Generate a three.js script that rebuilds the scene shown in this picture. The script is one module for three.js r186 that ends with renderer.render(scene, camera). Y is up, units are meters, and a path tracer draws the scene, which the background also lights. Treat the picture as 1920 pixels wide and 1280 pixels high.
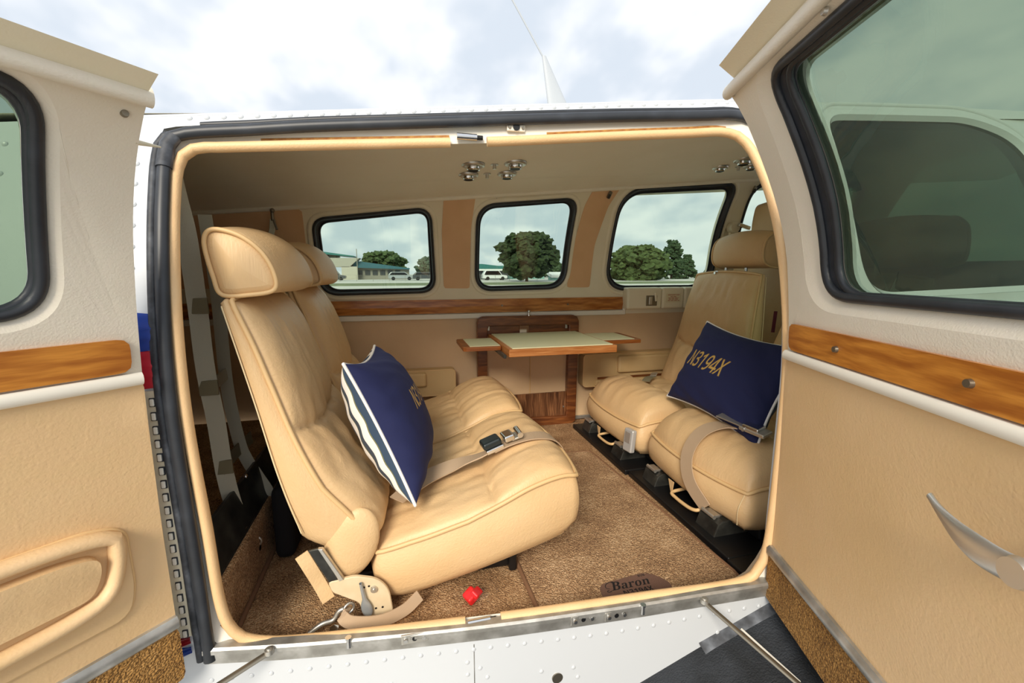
import * as THREE from 'three';
import { RoundedBoxGeometry } from 'three/addons/geometries/RoundedBoxGeometry.js';
import { mergeGeometries, toCreasedNormals as creasedAtScale } from 'three/addons/utils/BufferGeometryUtils.js';
import { TessellateModifier } from 'three/addons/modifiers/TessellateModifier.js';

// ------------------------------------------------------------------ camera, sky, sun, exposure
// x runs forward along the aircraft, y up from the cabin floor, z out of the open doors; metres.
const scene = new THREE.Scene();
const renderer = new THREE.WebGLRenderer({ antialias: true });
renderer.toneMapping = THREE.LinearToneMapping;
renderer.toneMappingExposure = 1.1;
renderer.shadowMap.enabled = true;
const camera = new THREE.PerspectiveCamera(2 * Math.atan(640 / 820) * 180 / Math.PI, 1.5, 0.02, 600);
camera.position.set(0, 0.76, 0);
{ const yaw = 14.19 * Math.PI / 180, pitch = 9.145 * Math.PI / 180;
  camera.lookAt(Math.sin(yaw) * Math.cos(pitch), 0.76 - Math.sin(pitch), -Math.cos(yaw) * Math.cos(pitch)); }

// seeded noise
function rng(seed) { let a = seed >>> 0; return () => { a = (a + 0x6d2b79f5) | 0; let t = Math.imul(a ^ (a >>> 15), 1 | a); t = (t + Math.imul(t ^ (t >>> 7), 61 | t)) ^ t; return ((t ^ (t >>> 14)) >>> 0) / 4294967296; }; }
function hash2(x, y, s) { let h = Math.imul(x | 0, 374761393) + Math.imul(y | 0, 668265263) + Math.imul(s, 1442695041); h = Math.imul(h ^ (h >>> 13), 1274126177); return ((h ^ (h >>> 16)) >>> 0) / 4294967296; }
const fade = (t) => t * t * (3 - 2 * t), lerp = (a, b, t) => a + (b - a) * t, clamp = (x, a = 0, b = 1) => Math.min(b, Math.max(a, x));
const sstep = (a, b, x) => fade(clamp((x - a) / (b - a)));
function vnoise(x, y, per, s) { // value noise, period per in both axes (0 = none)
  const ix = Math.floor(x), iy = Math.floor(y), w = (k) => per ? ((k % per) + per) % per : k, fx = fade(x - ix), fy = fade(y - iy);
  return lerp(lerp(hash2(w(ix), w(iy), s), hash2(w(ix + 1), w(iy), s), fx), lerp(hash2(w(ix), w(iy + 1), s), hash2(w(ix + 1), w(iy + 1), s), fx), fy);
}
function fbm(x, y, per, s, n = 4) { let a = 0.5, t = 0, m = 0; for (let i = 0; i < n; i++) { t += a * vnoise(x, y, per, s + i); m += a; a *= 0.5; x *= 2; y *= 2; per *= 2; } return t / m; }

{ // broken overcast: bright cloud sheet with pale blue-grey thinner patches, the same all round
  const Wd = 2048, H = 1024, data = new Float32Array(Wd * H * 4);
  for (let r = 0; r < H; r++) { const up = ((r + 0.5) / H - 0.5) * Math.PI, y = Math.sin(up), c = Math.cos(up);
    for (let k = 0; k < Wd; k++) { const a = ((k + 0.5) / Wd - 0.5) * 2 * Math.PI, x = c * Math.cos(a), z = c * Math.sin(a);
      const q = 1 / (Math.max(y, 0) + 0.28), n1 = fbm(x * q * 4.0 + 31, z * q * 3.0 + 17, 0, 5, 6), n2 = fbm(x * q * 7 + 3, z * q * 5 + 9, 0, 40, 4);
      const m = sstep(0.36, 0.68, n1 * 0.7 + n2 * 0.3), d = sstep(0.55, 0.85, n1);
      const o = (r * Wd + k) * 4, L = 1.03;
      data[o] = L * lerp(0.66, 0.99, m) * (1 - 0.08 * d); data[o + 1] = L * lerp(0.73, 1.0, m) * (1 - 0.07 * d); data[o + 2] = L * lerp(0.82, 1.02, m) * (1 - 0.05 * d); data[o + 3] = 1; } }
  const t = new THREE.DataTexture(data, Wd, H, THREE.RGBAFormat, THREE.FloatType);
  t.mapping = THREE.EquirectangularReflectionMapping; t.magFilter = THREE.LinearFilter; t.needsUpdate = true;
  scene.background = t; scene.environment = t;
}
const sun = new THREE.DirectionalLight(0xfff4e2, 3.3); // the sun through thin cloud, behind the photographer
sun.position.set(-3.4, 5.6, 5.8); sun.target.position.set(0.3, 0.4, -1.4); sun.castShadow = true; sun.shadow.radius = 42;
sun.shadow.mapSize.set(2048, 2048); Object.assign(sun.shadow.camera, { left: -4, right: 4, top: 4, bottom: -4, near: 0.5, far: 30 });
scene.add(sun, sun.target);

// ------------------------------------------------------------------ textures and materials
function dataTex(n, fn, srgb, size) { // fn(u, v) -> grey or [r,g,b] in 0..1; size = metres covered
  const d = new Uint8Array(n * n * 4);
  for (let j = 0; j < n; j++) for (let i = 0; i < n; i++) { const c = fn(i / n, j / n), o = (j * n + i) * 4; for (let k = 0; k < 3; k++) d[o + k] = 255 * clamp(Array.isArray(c) ? c[k] : c); d[o + 3] = 255; }
  const t = new THREE.DataTexture(d, n, n); t.wrapS = t.wrapT = THREE.RepeatWrapping; t.magFilter = THREE.LinearFilter; t.minFilter = THREE.LinearMipmapLinearFilter; t.generateMipmaps = true;
  if (srgb) t.colorSpace = THREE.SRGBColorSpace; t.repeat.set(1 / size, 1 / size); t.needsUpdate = true; return t;
}
const hex = (h) => [(h >> 16 & 255) / 255, (h >> 8 & 255) / 255, (h & 255) / 255], mixc = (a, b, t) => a.map((x, i) => lerp(x, b[i], t));
const leatherBump = dataTex(512, (u, v) => 0.55 * fbm(u * 90, v * 90, 90, 3, 2) + 0.45 * Math.abs(fbm(u * 26, v * 26, 26, 9, 3) - 0.5) * 2, false, 0.24);
const mottle = (a, b, size = 0.5, s = 11) => dataTex(256, (u, v) => mixc(hex(a), hex(b), clamp(fbm(u * 6, v * 6, 6, s, 5) * 1.6 - 0.3)), true, size);
const fineBump = dataTex(256, (u, v) => fbm(u * 64, v * 64, 64, 21, 2), false, 0.12);
const carpetTone = (dark, mid, light, s) => dataTex(1024, (u, v) => { const p = hash2(Math.floor(u * 1024), Math.floor(v * 1024), s), q = vnoise(u * 290, v * 290, 290, s + 1), r = fbm(u * 9, v * 9, 9, s + 2, 4), t = clamp(0.16 + 0.68 * q + 0.3 * (p - 0.5) + 0.5 * (r - 0.5)); return t < 0.5 ? mixc(hex(dark), hex(mid), t * 2) : mixc(hex(mid), hex(light), t * 2 - 1); }, true, 0.62);
const carpetBump = dataTex(1024, (u, v) => 0.7 * vnoise(u * 300, v * 300, 300, 61) + 0.3 * fbm(u * 60, v * 60, 60, 62, 2), false, 0.62);
const woodTone = (dark, light, s, streak = 34) => { const t = dataTex(512, (u, v) => { u = Math.abs(2 * u - 1) * 1.5; const w = fbm(u * 3, v * 6, 0, s, 3) * 0.5, g = fbm(u * 4, (v + w * 0.12) * streak, 0, s + 4, 4), f = vnoise(u * 22, v * 256, 0, s + 8); return mixc(hex(dark), hex(light), clamp(1.5 * g - 0.35 + 0.18 * (f - 0.5))); }, true, 0.3); t.repeat.set(1 / 0.9, 1 / 0.3); return t; };
const weave = dataTex(128, (u, v) => 0.5 + 0.5 * Math.sin(u * Math.PI * 2 * 24) * Math.sin(v * Math.PI * 2 * 24), false, 0.04);
const M = {};
const std = (o) => new THREE.MeshStandardMaterial(o), phy = (o) => new THREE.MeshPhysicalMaterial(o);
M.leather = phy({ map: mottle(0xd9b585, 0xe0bf91), roughness: 0.46, bumpMap: leatherBump, bumpScale: 0.0007, specularIntensity: 0.8 });
M.piping = std({ color: 0xdcb884, roughness: 0.5 });
M.thread = std({ color: 0xe6cfa4, roughness: 0.8 });
M.vinyl = std({ map: mottle(0xdcb988, 0xe2c093, 0.8, 19), roughness: 0.5, bumpMap: leatherBump, bumpScale: 0.0004 });
M.cream = std({ map: mottle(0xdfd5c2, 0xe5dccb, 0.7, 25), roughness: 0.55, bumpMap: fineBump, bumpScale: 0.0003 });
M.headliner = std({ map: mottle(0xeee5cf, 0xf2ead6, 0.7, 26), roughness: 0.75, bumpMap: fineBump, bumpScale: 0.0004 });
M.plastic = std({ map: mottle(0xe6dcc0, 0xece3ca, 0.7, 27), roughness: 0.5, bumpMap: fineBump, bumpScale: 0.0002 });
M.tanPanel = std({ map: mottle(0xd8ac80, 0xe0b68a, 0.5, 28), roughness: 0.6, bumpMap: leatherBump, bumpScale: 0.0004 });
M.welt = std({ map: mottle(0xe6bd8a, 0xecc795, 0.3, 29), roughness: 0.5, bumpMap: fineBump, bumpScale: 0.0003 });
M.glue = std({ map: mottle(0x9a5a24, 0xc79a4e, 0.05, 30), roughness: 0.7 });
M.wood = phy({ map: woodTone(0xa05a17, 0xe29a3e, 3), roughness: 0.38, clearcoat: 0.5, clearcoatRoughness: 0.25 });
M.walnut = phy({ map: woodTone(0x5e3015, 0x9a5f30, 13), roughness: 0.4, clearcoat: 0.4, clearcoatRoughness: 0.3 });
M.oak = phy({ map: woodTone(0xa8652e, 0xd0935a, 23, 60), roughness: 0.5 });
{ const t = woodTone(0x55331f, 0xa8764f, 33, 60); t.rotation = Math.PI / 2; M.laminate = phy({ map: t, roughness: 0.35 }); }
M.tableTop = std({ color: 0xe4e3bb, roughness: 0.4 });
M.carpet = std({ map: carpetTone(0x5f442b, 0xa67f57, 0xe0c097, 71), roughness: 1, bumpMap: carpetBump, bumpScale: 0.004 });
M.mat = std({ map: carpetTone(0x6b4f39, 0xad8963, 0xe8cba6, 81), roughness: 1, bumpMap: carpetBump, bumpScale: 0.005 });
M.kick = std({ map: carpetTone(0x5e3d17, 0x9a7038, 0xc89a5c, 91), roughness: 1, bumpMap: carpetBump, bumpScale: 0.006 });
M.matEdge = std({ color: 0x7d5b40, roughness: 0.9 });
M.rubber = std({ map: mottle(0x24272c, 0x34383f, 0.2, 41), roughness: 0.42 });
M.rubberWorn = std({ map: mottle(0x2a2d33, 0x6b7078, 0.12, 42), roughness: 0.55 });
M.black = std({ color: 0x0e0f11, roughness: 0.45 });
M.blackMetal = std({ map: mottle(0x2a2a29, 0x55554f, 0.2, 43), roughness: 0.36, metalness: 0.5 });
M.white = phy({ color: 0xced2d6, roughness: 0.3, clearcoat: 0.6, clearcoatRoughness: 0.12 });
M.whiteTrim = std({ color: 0xece6d8, roughness: 0.45 });
M.alu = std({ map: mottle(0x9a9892, 0xc9c8c4, 0.15, 44), roughness: 0.4, metalness: 0.65 });
M.chrome = std({ color: 0xdcdcdc, roughness: 0.16, metalness: 1 });
M.steel = std({ color: 0xcfccc4, roughness: 0.36, metalness: 0.85 });
M.screw = std({ color: 0x8d8678, roughness: 0.4, metalness: 0.9 });
M.bracket = std({ map: mottle(0xd8c29c, 0xe0ccaa, 0.1, 45), roughness: 0.5 });
M.strap = std({ color: 0xcfccb8, roughness: 0.85, bumpMap: weave, bumpScale: 0.0008 });
M.strapDark = std({ color: 0x8d8468, roughness: 0.8, bumpMap: weave, bumpScale: 0.0008 });
M.belt = std({ color: 0xbfa588, roughness: 0.6, bumpMap: weave, bumpScale: 0.0006 });
M.navy = phy({ map: mottle(0x141b46, 0x1b2353, 0.2, 46), roughness: 0.85, bumpMap: weave, bumpScale: 0.0004, sheen: 0.3, sheenColor: new THREE.Color(0x30408a) });
M.pillowCord = std({ color: 0xeceae6, roughness: 0.8 });
M.gold = std({ color: 0xcdaa5a, roughness: 0.4, metalness: 0.35, bumpMap: weave, bumpScale: 0.0006 });
M.glass = phy({ color: 0xe9f2ea, roughness: 0.0, transmission: 1, thickness: 0, ior: 1.45 });
M.doorGlass = phy({ color: 0xc4d0c2, roughness: 0.0, transmission: 1, thickness: 0, ior: 1.5 });
M.darkGlass = phy({ color: 0x1c2a20, roughness: 0.05, clearcoat: 1, clearcoatRoughness: 0.02 });

// ------------------------------------------------------------------ helpers
const toCreasedNormals = (g, a) => { g.scale(1000, 1000, 1000); g = creasedAtScale(g, a); return g.scale(0.001, 0.001, 0.001); }; // the library joins corners within a centimetre
const V3 = (x, y, z) => new THREE.Vector3(x, y, z), V2 = (x, y) => new THREE.Vector2(x, y);
const used = new Map();
function numbered(n) { const k = used.get(n) ?? 0; used.set(n, k + 1); return k ? n + '_' + String(k).padStart(3, '0') : n; }
function mesh(name, geo, mat, parent) { const m = new THREE.Mesh(geo, mat); m.castShadow = m.receiveShadow = true; m.name = parent ? name : numbered(name); (parent || scene).add(m); return m; }
function tag(o, label, category, group, kind) { o.userData.label = label; o.userData.category = category; if (group) o.userData.group = group; if (kind) o.userData.kind = kind; return o; }
function thing(name, label, category, pos = [0, 0, 0], group, kind) { const g = new THREE.Group(); g.name = numbered(name); g.position.set(...pos); scene.add(g); return tag(g, label, category, group, kind); }
const structure = (o, label, category) => tag(o, label, category, null, 'structure');

function boxUV(g) { // uv in metres, projected along each face's main axis
  g = g.index ? g.toNonIndexed() : g; const p = g.attributes.position, uv = new Float32Array(p.count * 2), a = V3(), b = V3(), c = V3();
  for (let i = 0; i < p.count; i += 3) { a.fromBufferAttribute(p, i); b.fromBufferAttribute(p, i + 1).sub(a); c.fromBufferAttribute(p, i + 2).sub(a); b.cross(c); const x = Math.abs(b.x), y = Math.abs(b.y), z = Math.abs(b.z);
    for (let k = i; k < i + 3; k++) { const X = p.getX(k), Y = p.getY(k), Z = p.getZ(k); if (y >= x && y >= z) { uv[2 * k] = X; uv[2 * k + 1] = Z; } else if (z >= x) { uv[2 * k] = X; uv[2 * k + 1] = Y; } else { uv[2 * k] = Z; uv[2 * k + 1] = Y; } } }
  g.setAttribute('uv', new THREE.BufferAttribute(uv, 2)); return g;
}
const rbox = (w, h, d, r = 0.004, at = [0, 0, 0], rot) => { const g = new RoundedBoxGeometry(w, h, d, 2, Math.min(r, w / 2.01, h / 2.01, d / 2.01)); if (rot) g.rotateX(rot[0]).rotateY(rot[1]).rotateZ(rot[2]); g.translate(...at); return boxUV(g); };
const cyl = (r0, r1, h, at, axis = 'y', n = 20) => { const g = new THREE.CylinderGeometry(r1, r0, h, n); if (axis === 'x') g.rotateZ(-Math.PI / 2); if (axis === 'z') g.rotateX(Math.PI / 2); return g.translate(...at); };
const join = (...gs) => mergeGeometries(gs.flat().map((g) => { g = g.index ? g.toNonIndexed() : g; for (const k of Object.keys(g.attributes)) if (!['position', 'normal', 'uv'].includes(k)) g.deleteAttribute(k); return g; }));
const cr = (pts, closed = false, t = 0.5) => new THREE.CatmullRomCurve3(pts.map((p) => p.isVector3 ? p : V3(...p)), closed, 'catmullrom', t);
function tube(pts, r, closed = false, seg = 0, rad = 8) { const c = cr(pts, closed); seg = seg || Math.max(12, pts.length * 6); const g = new THREE.TubeGeometry(c, seg, r, rad, closed); const uv = g.attributes.uv, L = c.getLength(); for (let i = 0; i < uv.count; i++) uv.setXY(i, uv.getX(i) * L, uv.getY(i) * r * 6.28); return g; }
// rounded polygon: pts [[x,y,r]...] -> Shape
function rpoly(pts, r0 = 0) { const s = new THREE.Shape(), n = pts.length;
  pts.forEach((p, i) => { const a = V2(...pts[(i + n - 1) % n]), b = V2(p[0], p[1]), c = V2(...pts[(i + 1) % n]), r = p[2] ?? r0, d1 = a.clone().sub(b), d2 = c.clone().sub(b), l = Math.min(r, d1.length() * 0.49, d2.length() * 0.49);
    const q1 = b.clone().addScaledVector(d1.normalize(), l), q2 = b.clone().addScaledVector(d2.normalize(), l);
    if (i) s.lineTo(q1.x, q1.y); else s.moveTo(q1.x, q1.y); if (l > 1e-6) s.quadraticCurveTo(b.x, b.y, q2.x, q2.y); });
  s.closePath(); return s; }
const loopOf = (pts, r = 0, n = 140) => rpoly(pts, r).getSpacedPoints(n).slice(0, n).map((p) => [p.x, p.y]);
const smoothLoop = (pts, n = 140) => cr(pts.map((p) => V3(p[0], p[1], 0)), true).getSpacedPoints(n).slice(0, n).map((p) => [p.x, p.y]);
const grow = (pts, d) => { // moves a loop outward by d
  const n = pts.length; let A = 0; pts.forEach((p, i) => { const q = pts[(i + 1) % n]; A += p[0] * q[1] - q[0] * p[1]; }); const sg = A > 0 ? 1 : -1;
  return pts.map((p, i) => { const a = pts[(i + n - 1) % n], b = pts[(i + 1) % n], tx = b[0] - a[0], ty = b[1] - a[1], l = Math.hypot(tx, ty) || 1; return [p[0] + sg * ty / l * d, p[1] - sg * tx / l * d]; }); };
const shapeOf = (loop, holes = []) => { const s = new THREE.Shape(loop.map((p) => V2(...p))); s.holes = holes.map((h) => new THREE.Path(h.map((p) => V2(...p)))); return s; };
// flat outline in (x,y), thickness T behind z = 0, bent so that its face follows z = surf(x,y)
function bent(loop, holes, T, surf, edge = 0.05, crease = 0.5) {
  let g = new THREE.ExtrudeGeometry(shapeOf(loop, holes), { depth: T, bevelEnabled: false, curveSegments: 1 }); g.translate(0, 0, -T); g.deleteAttribute('uv'); g = g.index ? g.toNonIndexed() : g;
  g = new TessellateModifier(edge, 9).modify(g); const p = g.attributes.position;
  for (let i = 0; i < p.count; i++) p.setZ(i, p.getZ(i) + surf(p.getX(i), p.getY(i)));
  g.deleteAttribute('normal'); g = toCreasedNormals(g, crease); return boxUV(g);
}
// strip between two loops of equal length of [x,y,z]
function ruled(A, B, closed = true, crease = 0.6) { const n = A.length, pos = [], idx = [], m = closed ? n : n - 1; for (let i = 0; i < n; i++) pos.push(...A[i], ...B[i]);
  for (let i = 0; i < m; i++) { const a = 2 * i, b = 2 * ((i + 1) % n); idx.push(a, b, a + 1, b, b + 1, a + 1); }
  let g = new THREE.BufferGeometry(); g.setAttribute('position', new THREE.Float32BufferAttribute(pos, 3)); g.setIndex(idx); g = toCreasedNormals(g.toNonIndexed(), crease); return boxUV(g); }
// sweeps section [[a,b]...] along pts; b points along nrm(i), a across
function sweep(pts, sec, nrm, closed = false, crease = 0.7) {
  const P = pts.map((p) => p.isVector3 ? p : V3(...p)), n = P.length, k = sec.length, pos = [], uv = [], idx = []; let len = 0, per = [0];
  for (let j = 1; j <= k; j++) per.push(per[j - 1] + Math.hypot(sec[j % k][0] - sec[j - 1][0], sec[j % k][1] - sec[j - 1][1]));
  for (let i = 0; i < n; i++) { const a = P[closed ? (i + n - 1) % n : Math.max(0, i - 1)], b = P[closed ? (i + 1) % n : Math.min(n - 1, i + 1)], T = b.clone().sub(a).normalize(), N = (typeof nrm === 'function' ? nrm(i / (n - 1), P[i]) : nrm).clone(); N.addScaledVector(T, -N.dot(T)).normalize(); const S = T.clone().cross(N);
    if (i) len += P[i].distanceTo(P[i - 1]); for (let j = 0; j <= k; j++) { const q = sec[j % k]; pos.push(P[i].x + S.x * q[0] + N.x * q[1], P[i].y + S.y * q[0] + N.y * q[1], P[i].z + S.z * q[0] + N.z * q[1]); uv.push(len, per[j]); } }
  const m = closed ? n : n - 1, w = k + 1; for (let i = 0; i < m; i++) for (let j = 0; j < k; j++) { const a = i * w + j, b = ((i + 1) % n) * w + j; idx.push(a, a + 1, b, b, a + 1, b + 1); }
  if (!closed) { const tri = THREE.ShapeUtils.triangulateShape(sec.map((q) => V2(...q)), []); for (const [x, y, z] of tri) { idx.push(x, y, z); idx.push((n - 1) * w + x, (n - 1) * w + z, (n - 1) * w + y); } }
  let g = new THREE.BufferGeometry(); g.setAttribute('position', new THREE.Float32BufferAttribute(pos, 3)); g.setAttribute('uv', new THREE.Float32BufferAttribute(uv, 2)); g.setIndex(idx); return toCreasedNormals(g.toNonIndexed(), crease); }
const oval = (w, h, n = 14) => Array.from({ length: n }, (_, i) => [w / 2 * Math.cos(i / n * 6.2832), h / 2 * Math.sin(i / n * 6.2832)]);
const flat = (w, t) => [[-w / 2, -t / 2], [w / 2, -t / 2], [w / 2, t / 2], [-w / 2, t / 2]];
const spaced = (pts, n) => cr(pts).getSpacedPoints(n);
// grid surface f(u,v) -> [x,y,z], u,v in 0..1
function gridGeo(nu, nv, f, uvf) { const pos = [], uv = [], idx = []; for (let i = 0; i <= nu; i++) for (let j = 0; j <= nv; j++) { const p = f(i / nu, j / nv); pos.push(...p); uv.push(...(uvf ? uvf(i / nu, j / nv, p) : [p[0], p[2]])); }
  for (let i = 0; i < nu; i++) for (let j = 0; j < nv; j++) { const a = i * (nv + 1) + j, b = a + nv + 1; idx.push(a, b, a + 1, b, b + 1, a + 1); }
  const g = new THREE.BufferGeometry(); g.setAttribute('position', new THREE.Float32BufferAttribute(pos, 3)); g.setAttribute('uv', new THREE.Float32BufferAttribute(uv, 2)); g.setIndex(idx); g.computeVertexNormals(); return g; }
function canvasTex(w, h, draw) { const c = document.createElement('canvas'); c.width = w; c.height = h; draw(c.getContext('2d'), w, h); const t = new THREE.CanvasTexture(c); t.colorSpace = THREE.SRGBColorSpace; t.magFilter = THREE.LinearFilter; return t; }

// ------------------------------------------------------------------ the fuselage surfaces
const sideCurve = (y) => 0.45 * Math.max(0, y - 0.5) ** 2;
const nearZ = (x) => x < 0.8 ? -0.80 + 0.11 * x : -0.712 + 0.11 * 0.25 * (1 - Math.exp(-(x - 0.8) / 0.25));  // the right side narrows towards the tail
const skinZ = (x, y) => nearZ(x) - sideCurve(y);
const wallZ = (y) => -2.03 + sideCurve(y);
const eaveY = (x) => x < 0.7 ? 1.071 + 0.09 * x : 1.134 + 0.06 * (x - 0.7);   // top edge of the side skin
const roofY = (x, z) => { const d = skinZ(x, eaveY(x)) - z; return eaveY(x) + 0.34 * d - 0.35 * d * d; };
const ceilY = (x, z) => 1.135 + 0.075 * (x - 0.25) - 0.35 * (z + 1.43) ** 2;
const skinTop = eaveY;

// ------------------------------------------------------------------ cabin shell
// floor: main carpet, low step up to the baggage floor behind the seats
{ const f = structure(mesh('floor', (() => { const g = new THREE.ExtrudeGeometry(shapeOf([[-0.40, 0.90], [0.8, 0.768], [2.55, 0.76], [2.55, 2.04], [-0.40, 2.04]]), { depth: 0.04, bevelEnabled: false }); g.rotateX(-Math.PI / 2); g.translate(0, -0.04, 0); return boxUV(g); })(), M.carpet), 'brown speckled cabin carpet under the seats', 'floor');
  mesh('riser', rbox(0.03, 0.15, 1.1, 0.012, [-0.385, 0.065, -1.455]), M.carpet, f);
  mesh('aft_carpet', rbox(0.9, 0.03, 1.04, 0.006, [-0.86, 0.12, -1.48]), M.carpet, f);
  mesh('carpet_binding', tube([[-0.366, 0.004, -0.86], [-0.366, 0.004, -1.4], [-0.366, 0.004, -2.0]], 0.006), M.matEdge, f);
}
// windows of the left side: outer edge of the black seal and clear inner edge, in x,y on the wall
const win = [
  { out: [[-0.33, 0.962, 0.05], [0.132, 1.017, 0.06], [0.152, 0.668, 0.07], [-0.33, 0.66, 0.08]], in: [[-0.312, 0.952, 0.045], [0.122, 1.006, 0.05], [0.138, 0.682, 0.06], [-0.308, 0.678, 0.06]] },
  { out: [[0.332, 1.034, 0.08], [0.776, 1.076, 0.06], [0.772, 0.68, 0.09], [0.338, 0.672, 0.08]], in: [[0.345, 1.026, 0.075], [0.759, 1.066, 0.055], [0.757, 0.694, 0.08], [0.35, 0.686, 0.07]] },
  { out: [[0.985, 1.12, 0.16], [1.563, 1.168, 0.06], [1.567, 0.98, 0.1], [1.606, 0.668, 0.13], [0.992, 0.668, 0.14], [0.986, 0.9, 0.1]], in: [[1.0, 1.106, 0.15], [1.545, 1.15, 0.055], [1.548, 0.975, 0.1], [1.585, 0.684, 0.12], [1.01, 0.684, 0.12], [1.0, 0.9, 0.1]] },
  { out: [[1.655, 1.185, 0.12], [2.35, 1.2, 0.1], [2.35, 0.75, 0.1], [1.735, 0.75, 0.1], [1.675, 0.98, 0.1]], in: [[1.668, 1.172, 0.11], [2.335, 1.185, 0.09], [2.335, 0.765, 0.09], [1.75, 0.765, 0.09], [1.688, 0.98, 0.1]] },
];
const onWall = (off) => (x, y) => wallZ(y) + off;
{ const outs = win.map((w) => loopOf(w.out));
  const top = []; for (let i = 0; i <= 20; i++) { const x = -1.3 + 3.9 * i / 20; let y = 1.05; for (let k = 0; k < 30; k++) y = ceilY(x, wallZ(y)); top.push([x, y + 0.03]); }
  const g = bent([[-1.3, 0.545], [2.6, 0.545], ...top.reverse()], outs, 0.06, onWall(0), 0.06, 0.5);
  const wl = structure(mesh('wall_left', g, M.plastic), 'cream plastic window panel of the far cabin side', 'wall');
  mesh('lower_panel', bent([[-1.3, -0.04], [2.6, -0.04], [2.6, 0.55], [-1.3, 0.55]], [], 0.06, onWall(-0.004), 0.2), M.tanPanel2 = std({ map: mottle(0xd9b890, 0xdfc099, 0.6, 51), roughness: 0.55, bumpMap: leatherBump, bumpScale: 0.0004 }), wl);
  mesh('skirting', rbox(2.6, 0.018, 0.012, 0.004, [0.95, 0.014, -2.025]), M.alu, wl);
  // tan leather inserts between the windows
  const inserts = [[[-1.2, 0.93], [-0.363, 1.003], [-0.372, 0.69], [-1.2, 0.69]], [[0.187, 1.065], [0.32, 1.077], [0.307, 0.95], [0.308, 0.681], [0.19, 0.683], [0.181, 0.93]], [[0.845, 1.127], [0.975, 1.142], [0.93, 1.05], [0.9, 0.88], [0.904, 0.681], [0.785, 0.681], [0.795, 0.88], [0.815, 1.05]]];
  for (const p of inserts) mesh('leather_insert', bent(loopOf(p, 0.012, 90), [], 0.008, onWall(0.004), 0.05), M.tanPanel, wl);
  for (const [x, y] of [[-0.24, 1.03], [0.06, 1.053], [0.41, 1.062], [0.73, 1.103], [1.2, 1.158], [1.36, 1.17], [1.52, 1.185]]) mesh('screw', cyl(0.0045, 0.0035, 0.004, [x, y, wallZ(y) + 0.001], 'z', 10), M.screw, wl);
  // headliner edge bead
  const bead = top.slice().reverse().filter((p) => p[0] > -1.0 && p[0] < 2.0).map(([x, y]) => V3(x, y - 0.03, wallZ(y - 0.03) + 0.006));
  mesh('headliner_bead', sweep(cr(bead).getSpacedPoints(60), oval(0.02, 0.02, 8), V3(0, 0, 1)), M.headliner, wl);
  win.forEach((w, i) => {
    const A = loopOf(w.out), B = loopOf(w.in), p3 = (l, off) => l.map(([x, y]) => [x, y, wallZ(y) + off]);
    const o = thing('window_' + (i + 1), ['rear cabin window with black seal showing the parked cars', 'middle cabin window with black seal above the folding table', 'large forward cabin window with black seal above the latch box', 'cockpit side window behind the headrests'][i], 'window', [0, 0, 0], null, 'structure');
    mesh('seal', join(ruled(p3(A, 0.004), p3(B, -0.016)), sweep(p3(A, 0.002), oval(0.013, 0.013, 8), V3(0, 0, 1), true), sweep(p3(B, -0.014), oval(0.008, 0.008, 8), V3(0, 0, 1), true)), M.rubber, o);
    mesh('pane', bent(B, [], 0.003, onWall(-0.014), 0.06), M.glass, o);
    if (i < 3) mesh('surround', sweep(p3(grow(A, i === 2 ? 0.02 : 0.018), 0.0), oval(0.02, 0.01, 10), (t, p) => V3(0, 0, 1), true), M.plastic, o);
  });
}
// wood rail with white bead under it
{ const prof = [[0, 0], [0.063, 0], [0.063, 0.010], [0.030, 0.017], [0, 0.010]];
  const rail = (x0, x1, nm, lab, par) => { const y0 = 0.568, g = sweep([[x0, y0, wallZ(y0)], [x0 + 0.01, y0, wallZ(y0)], [x1 - 0.01, y0, wallZ(y0)], [x1, y0, wallZ(y0)]], prof.map(([a, b]) => [-a, b]).reverse(), V3(0, 0, 1), false, 0.3); return structure(mesh(nm, g, M.woodRail = phy({ map: woodTone(0x96551f, 0xd8944c, 3), roughness: 0.34, clearcoat: 0.5, clearcoatRoughness: 0.2 })), lab, 'trim'); };
  const r = rail(-1.25, 1.088, 'trim_1', 'long varnished wood rail under the cabin windows');
  for (const x of [0.46, 0.79]) mesh('screw', cyl(0.005, 0.004, 0.006, [x, 0.6, -2.008], 'z', 10), M.screw, r);
  rail(1.535, 1.62, 'trim_2', 'short piece of wood rail beside the seat back');
  structure(mesh('trim_3', join(rbox(2.36, 0.024, 0.014, 0.005, [-0.072, 0.553, -2.022]), rbox(0.016, 0.085, 0.012, 0.005, [1.1, 0.588, -2.022])), M.whiteTrim), 'off white bead under the wood rail', 'trim');
}
// ceiling with a raised centre panel
{ const z1 = -1.93, nearEdge = (x) => skinZ(x, 1.06) - 0.05;
  const c = structure(mesh('ceiling', join(gridGeo(24, 40, (u, v) => { const x = lerp(-1.3, 2.6, u), z = lerp(nearEdge(x), z1, v); return [x, ceilY(x, z), z]; }), gridGeo(24, 6, (u, v) => { const x = lerp(-1.3, 2.6, u), z = lerp(nearEdge(x), z1, v); return [x, ceilY(x, z) + 0.03, z]; })), M.headliner), 'tan headliner sloping down towards the tail', 'ceiling');
  mesh('centre_panel', gridGeo(24, 24, (u, v) => { const x = lerp(-1.25, 2.6, u), z = lerp(-1.06, -1.74, v), e = Math.min(v, 1 - v) * 24; return [x, ceilY(x, z) - 0.007 * clamp(e), z]; }), M.headliner, c);
}
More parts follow.
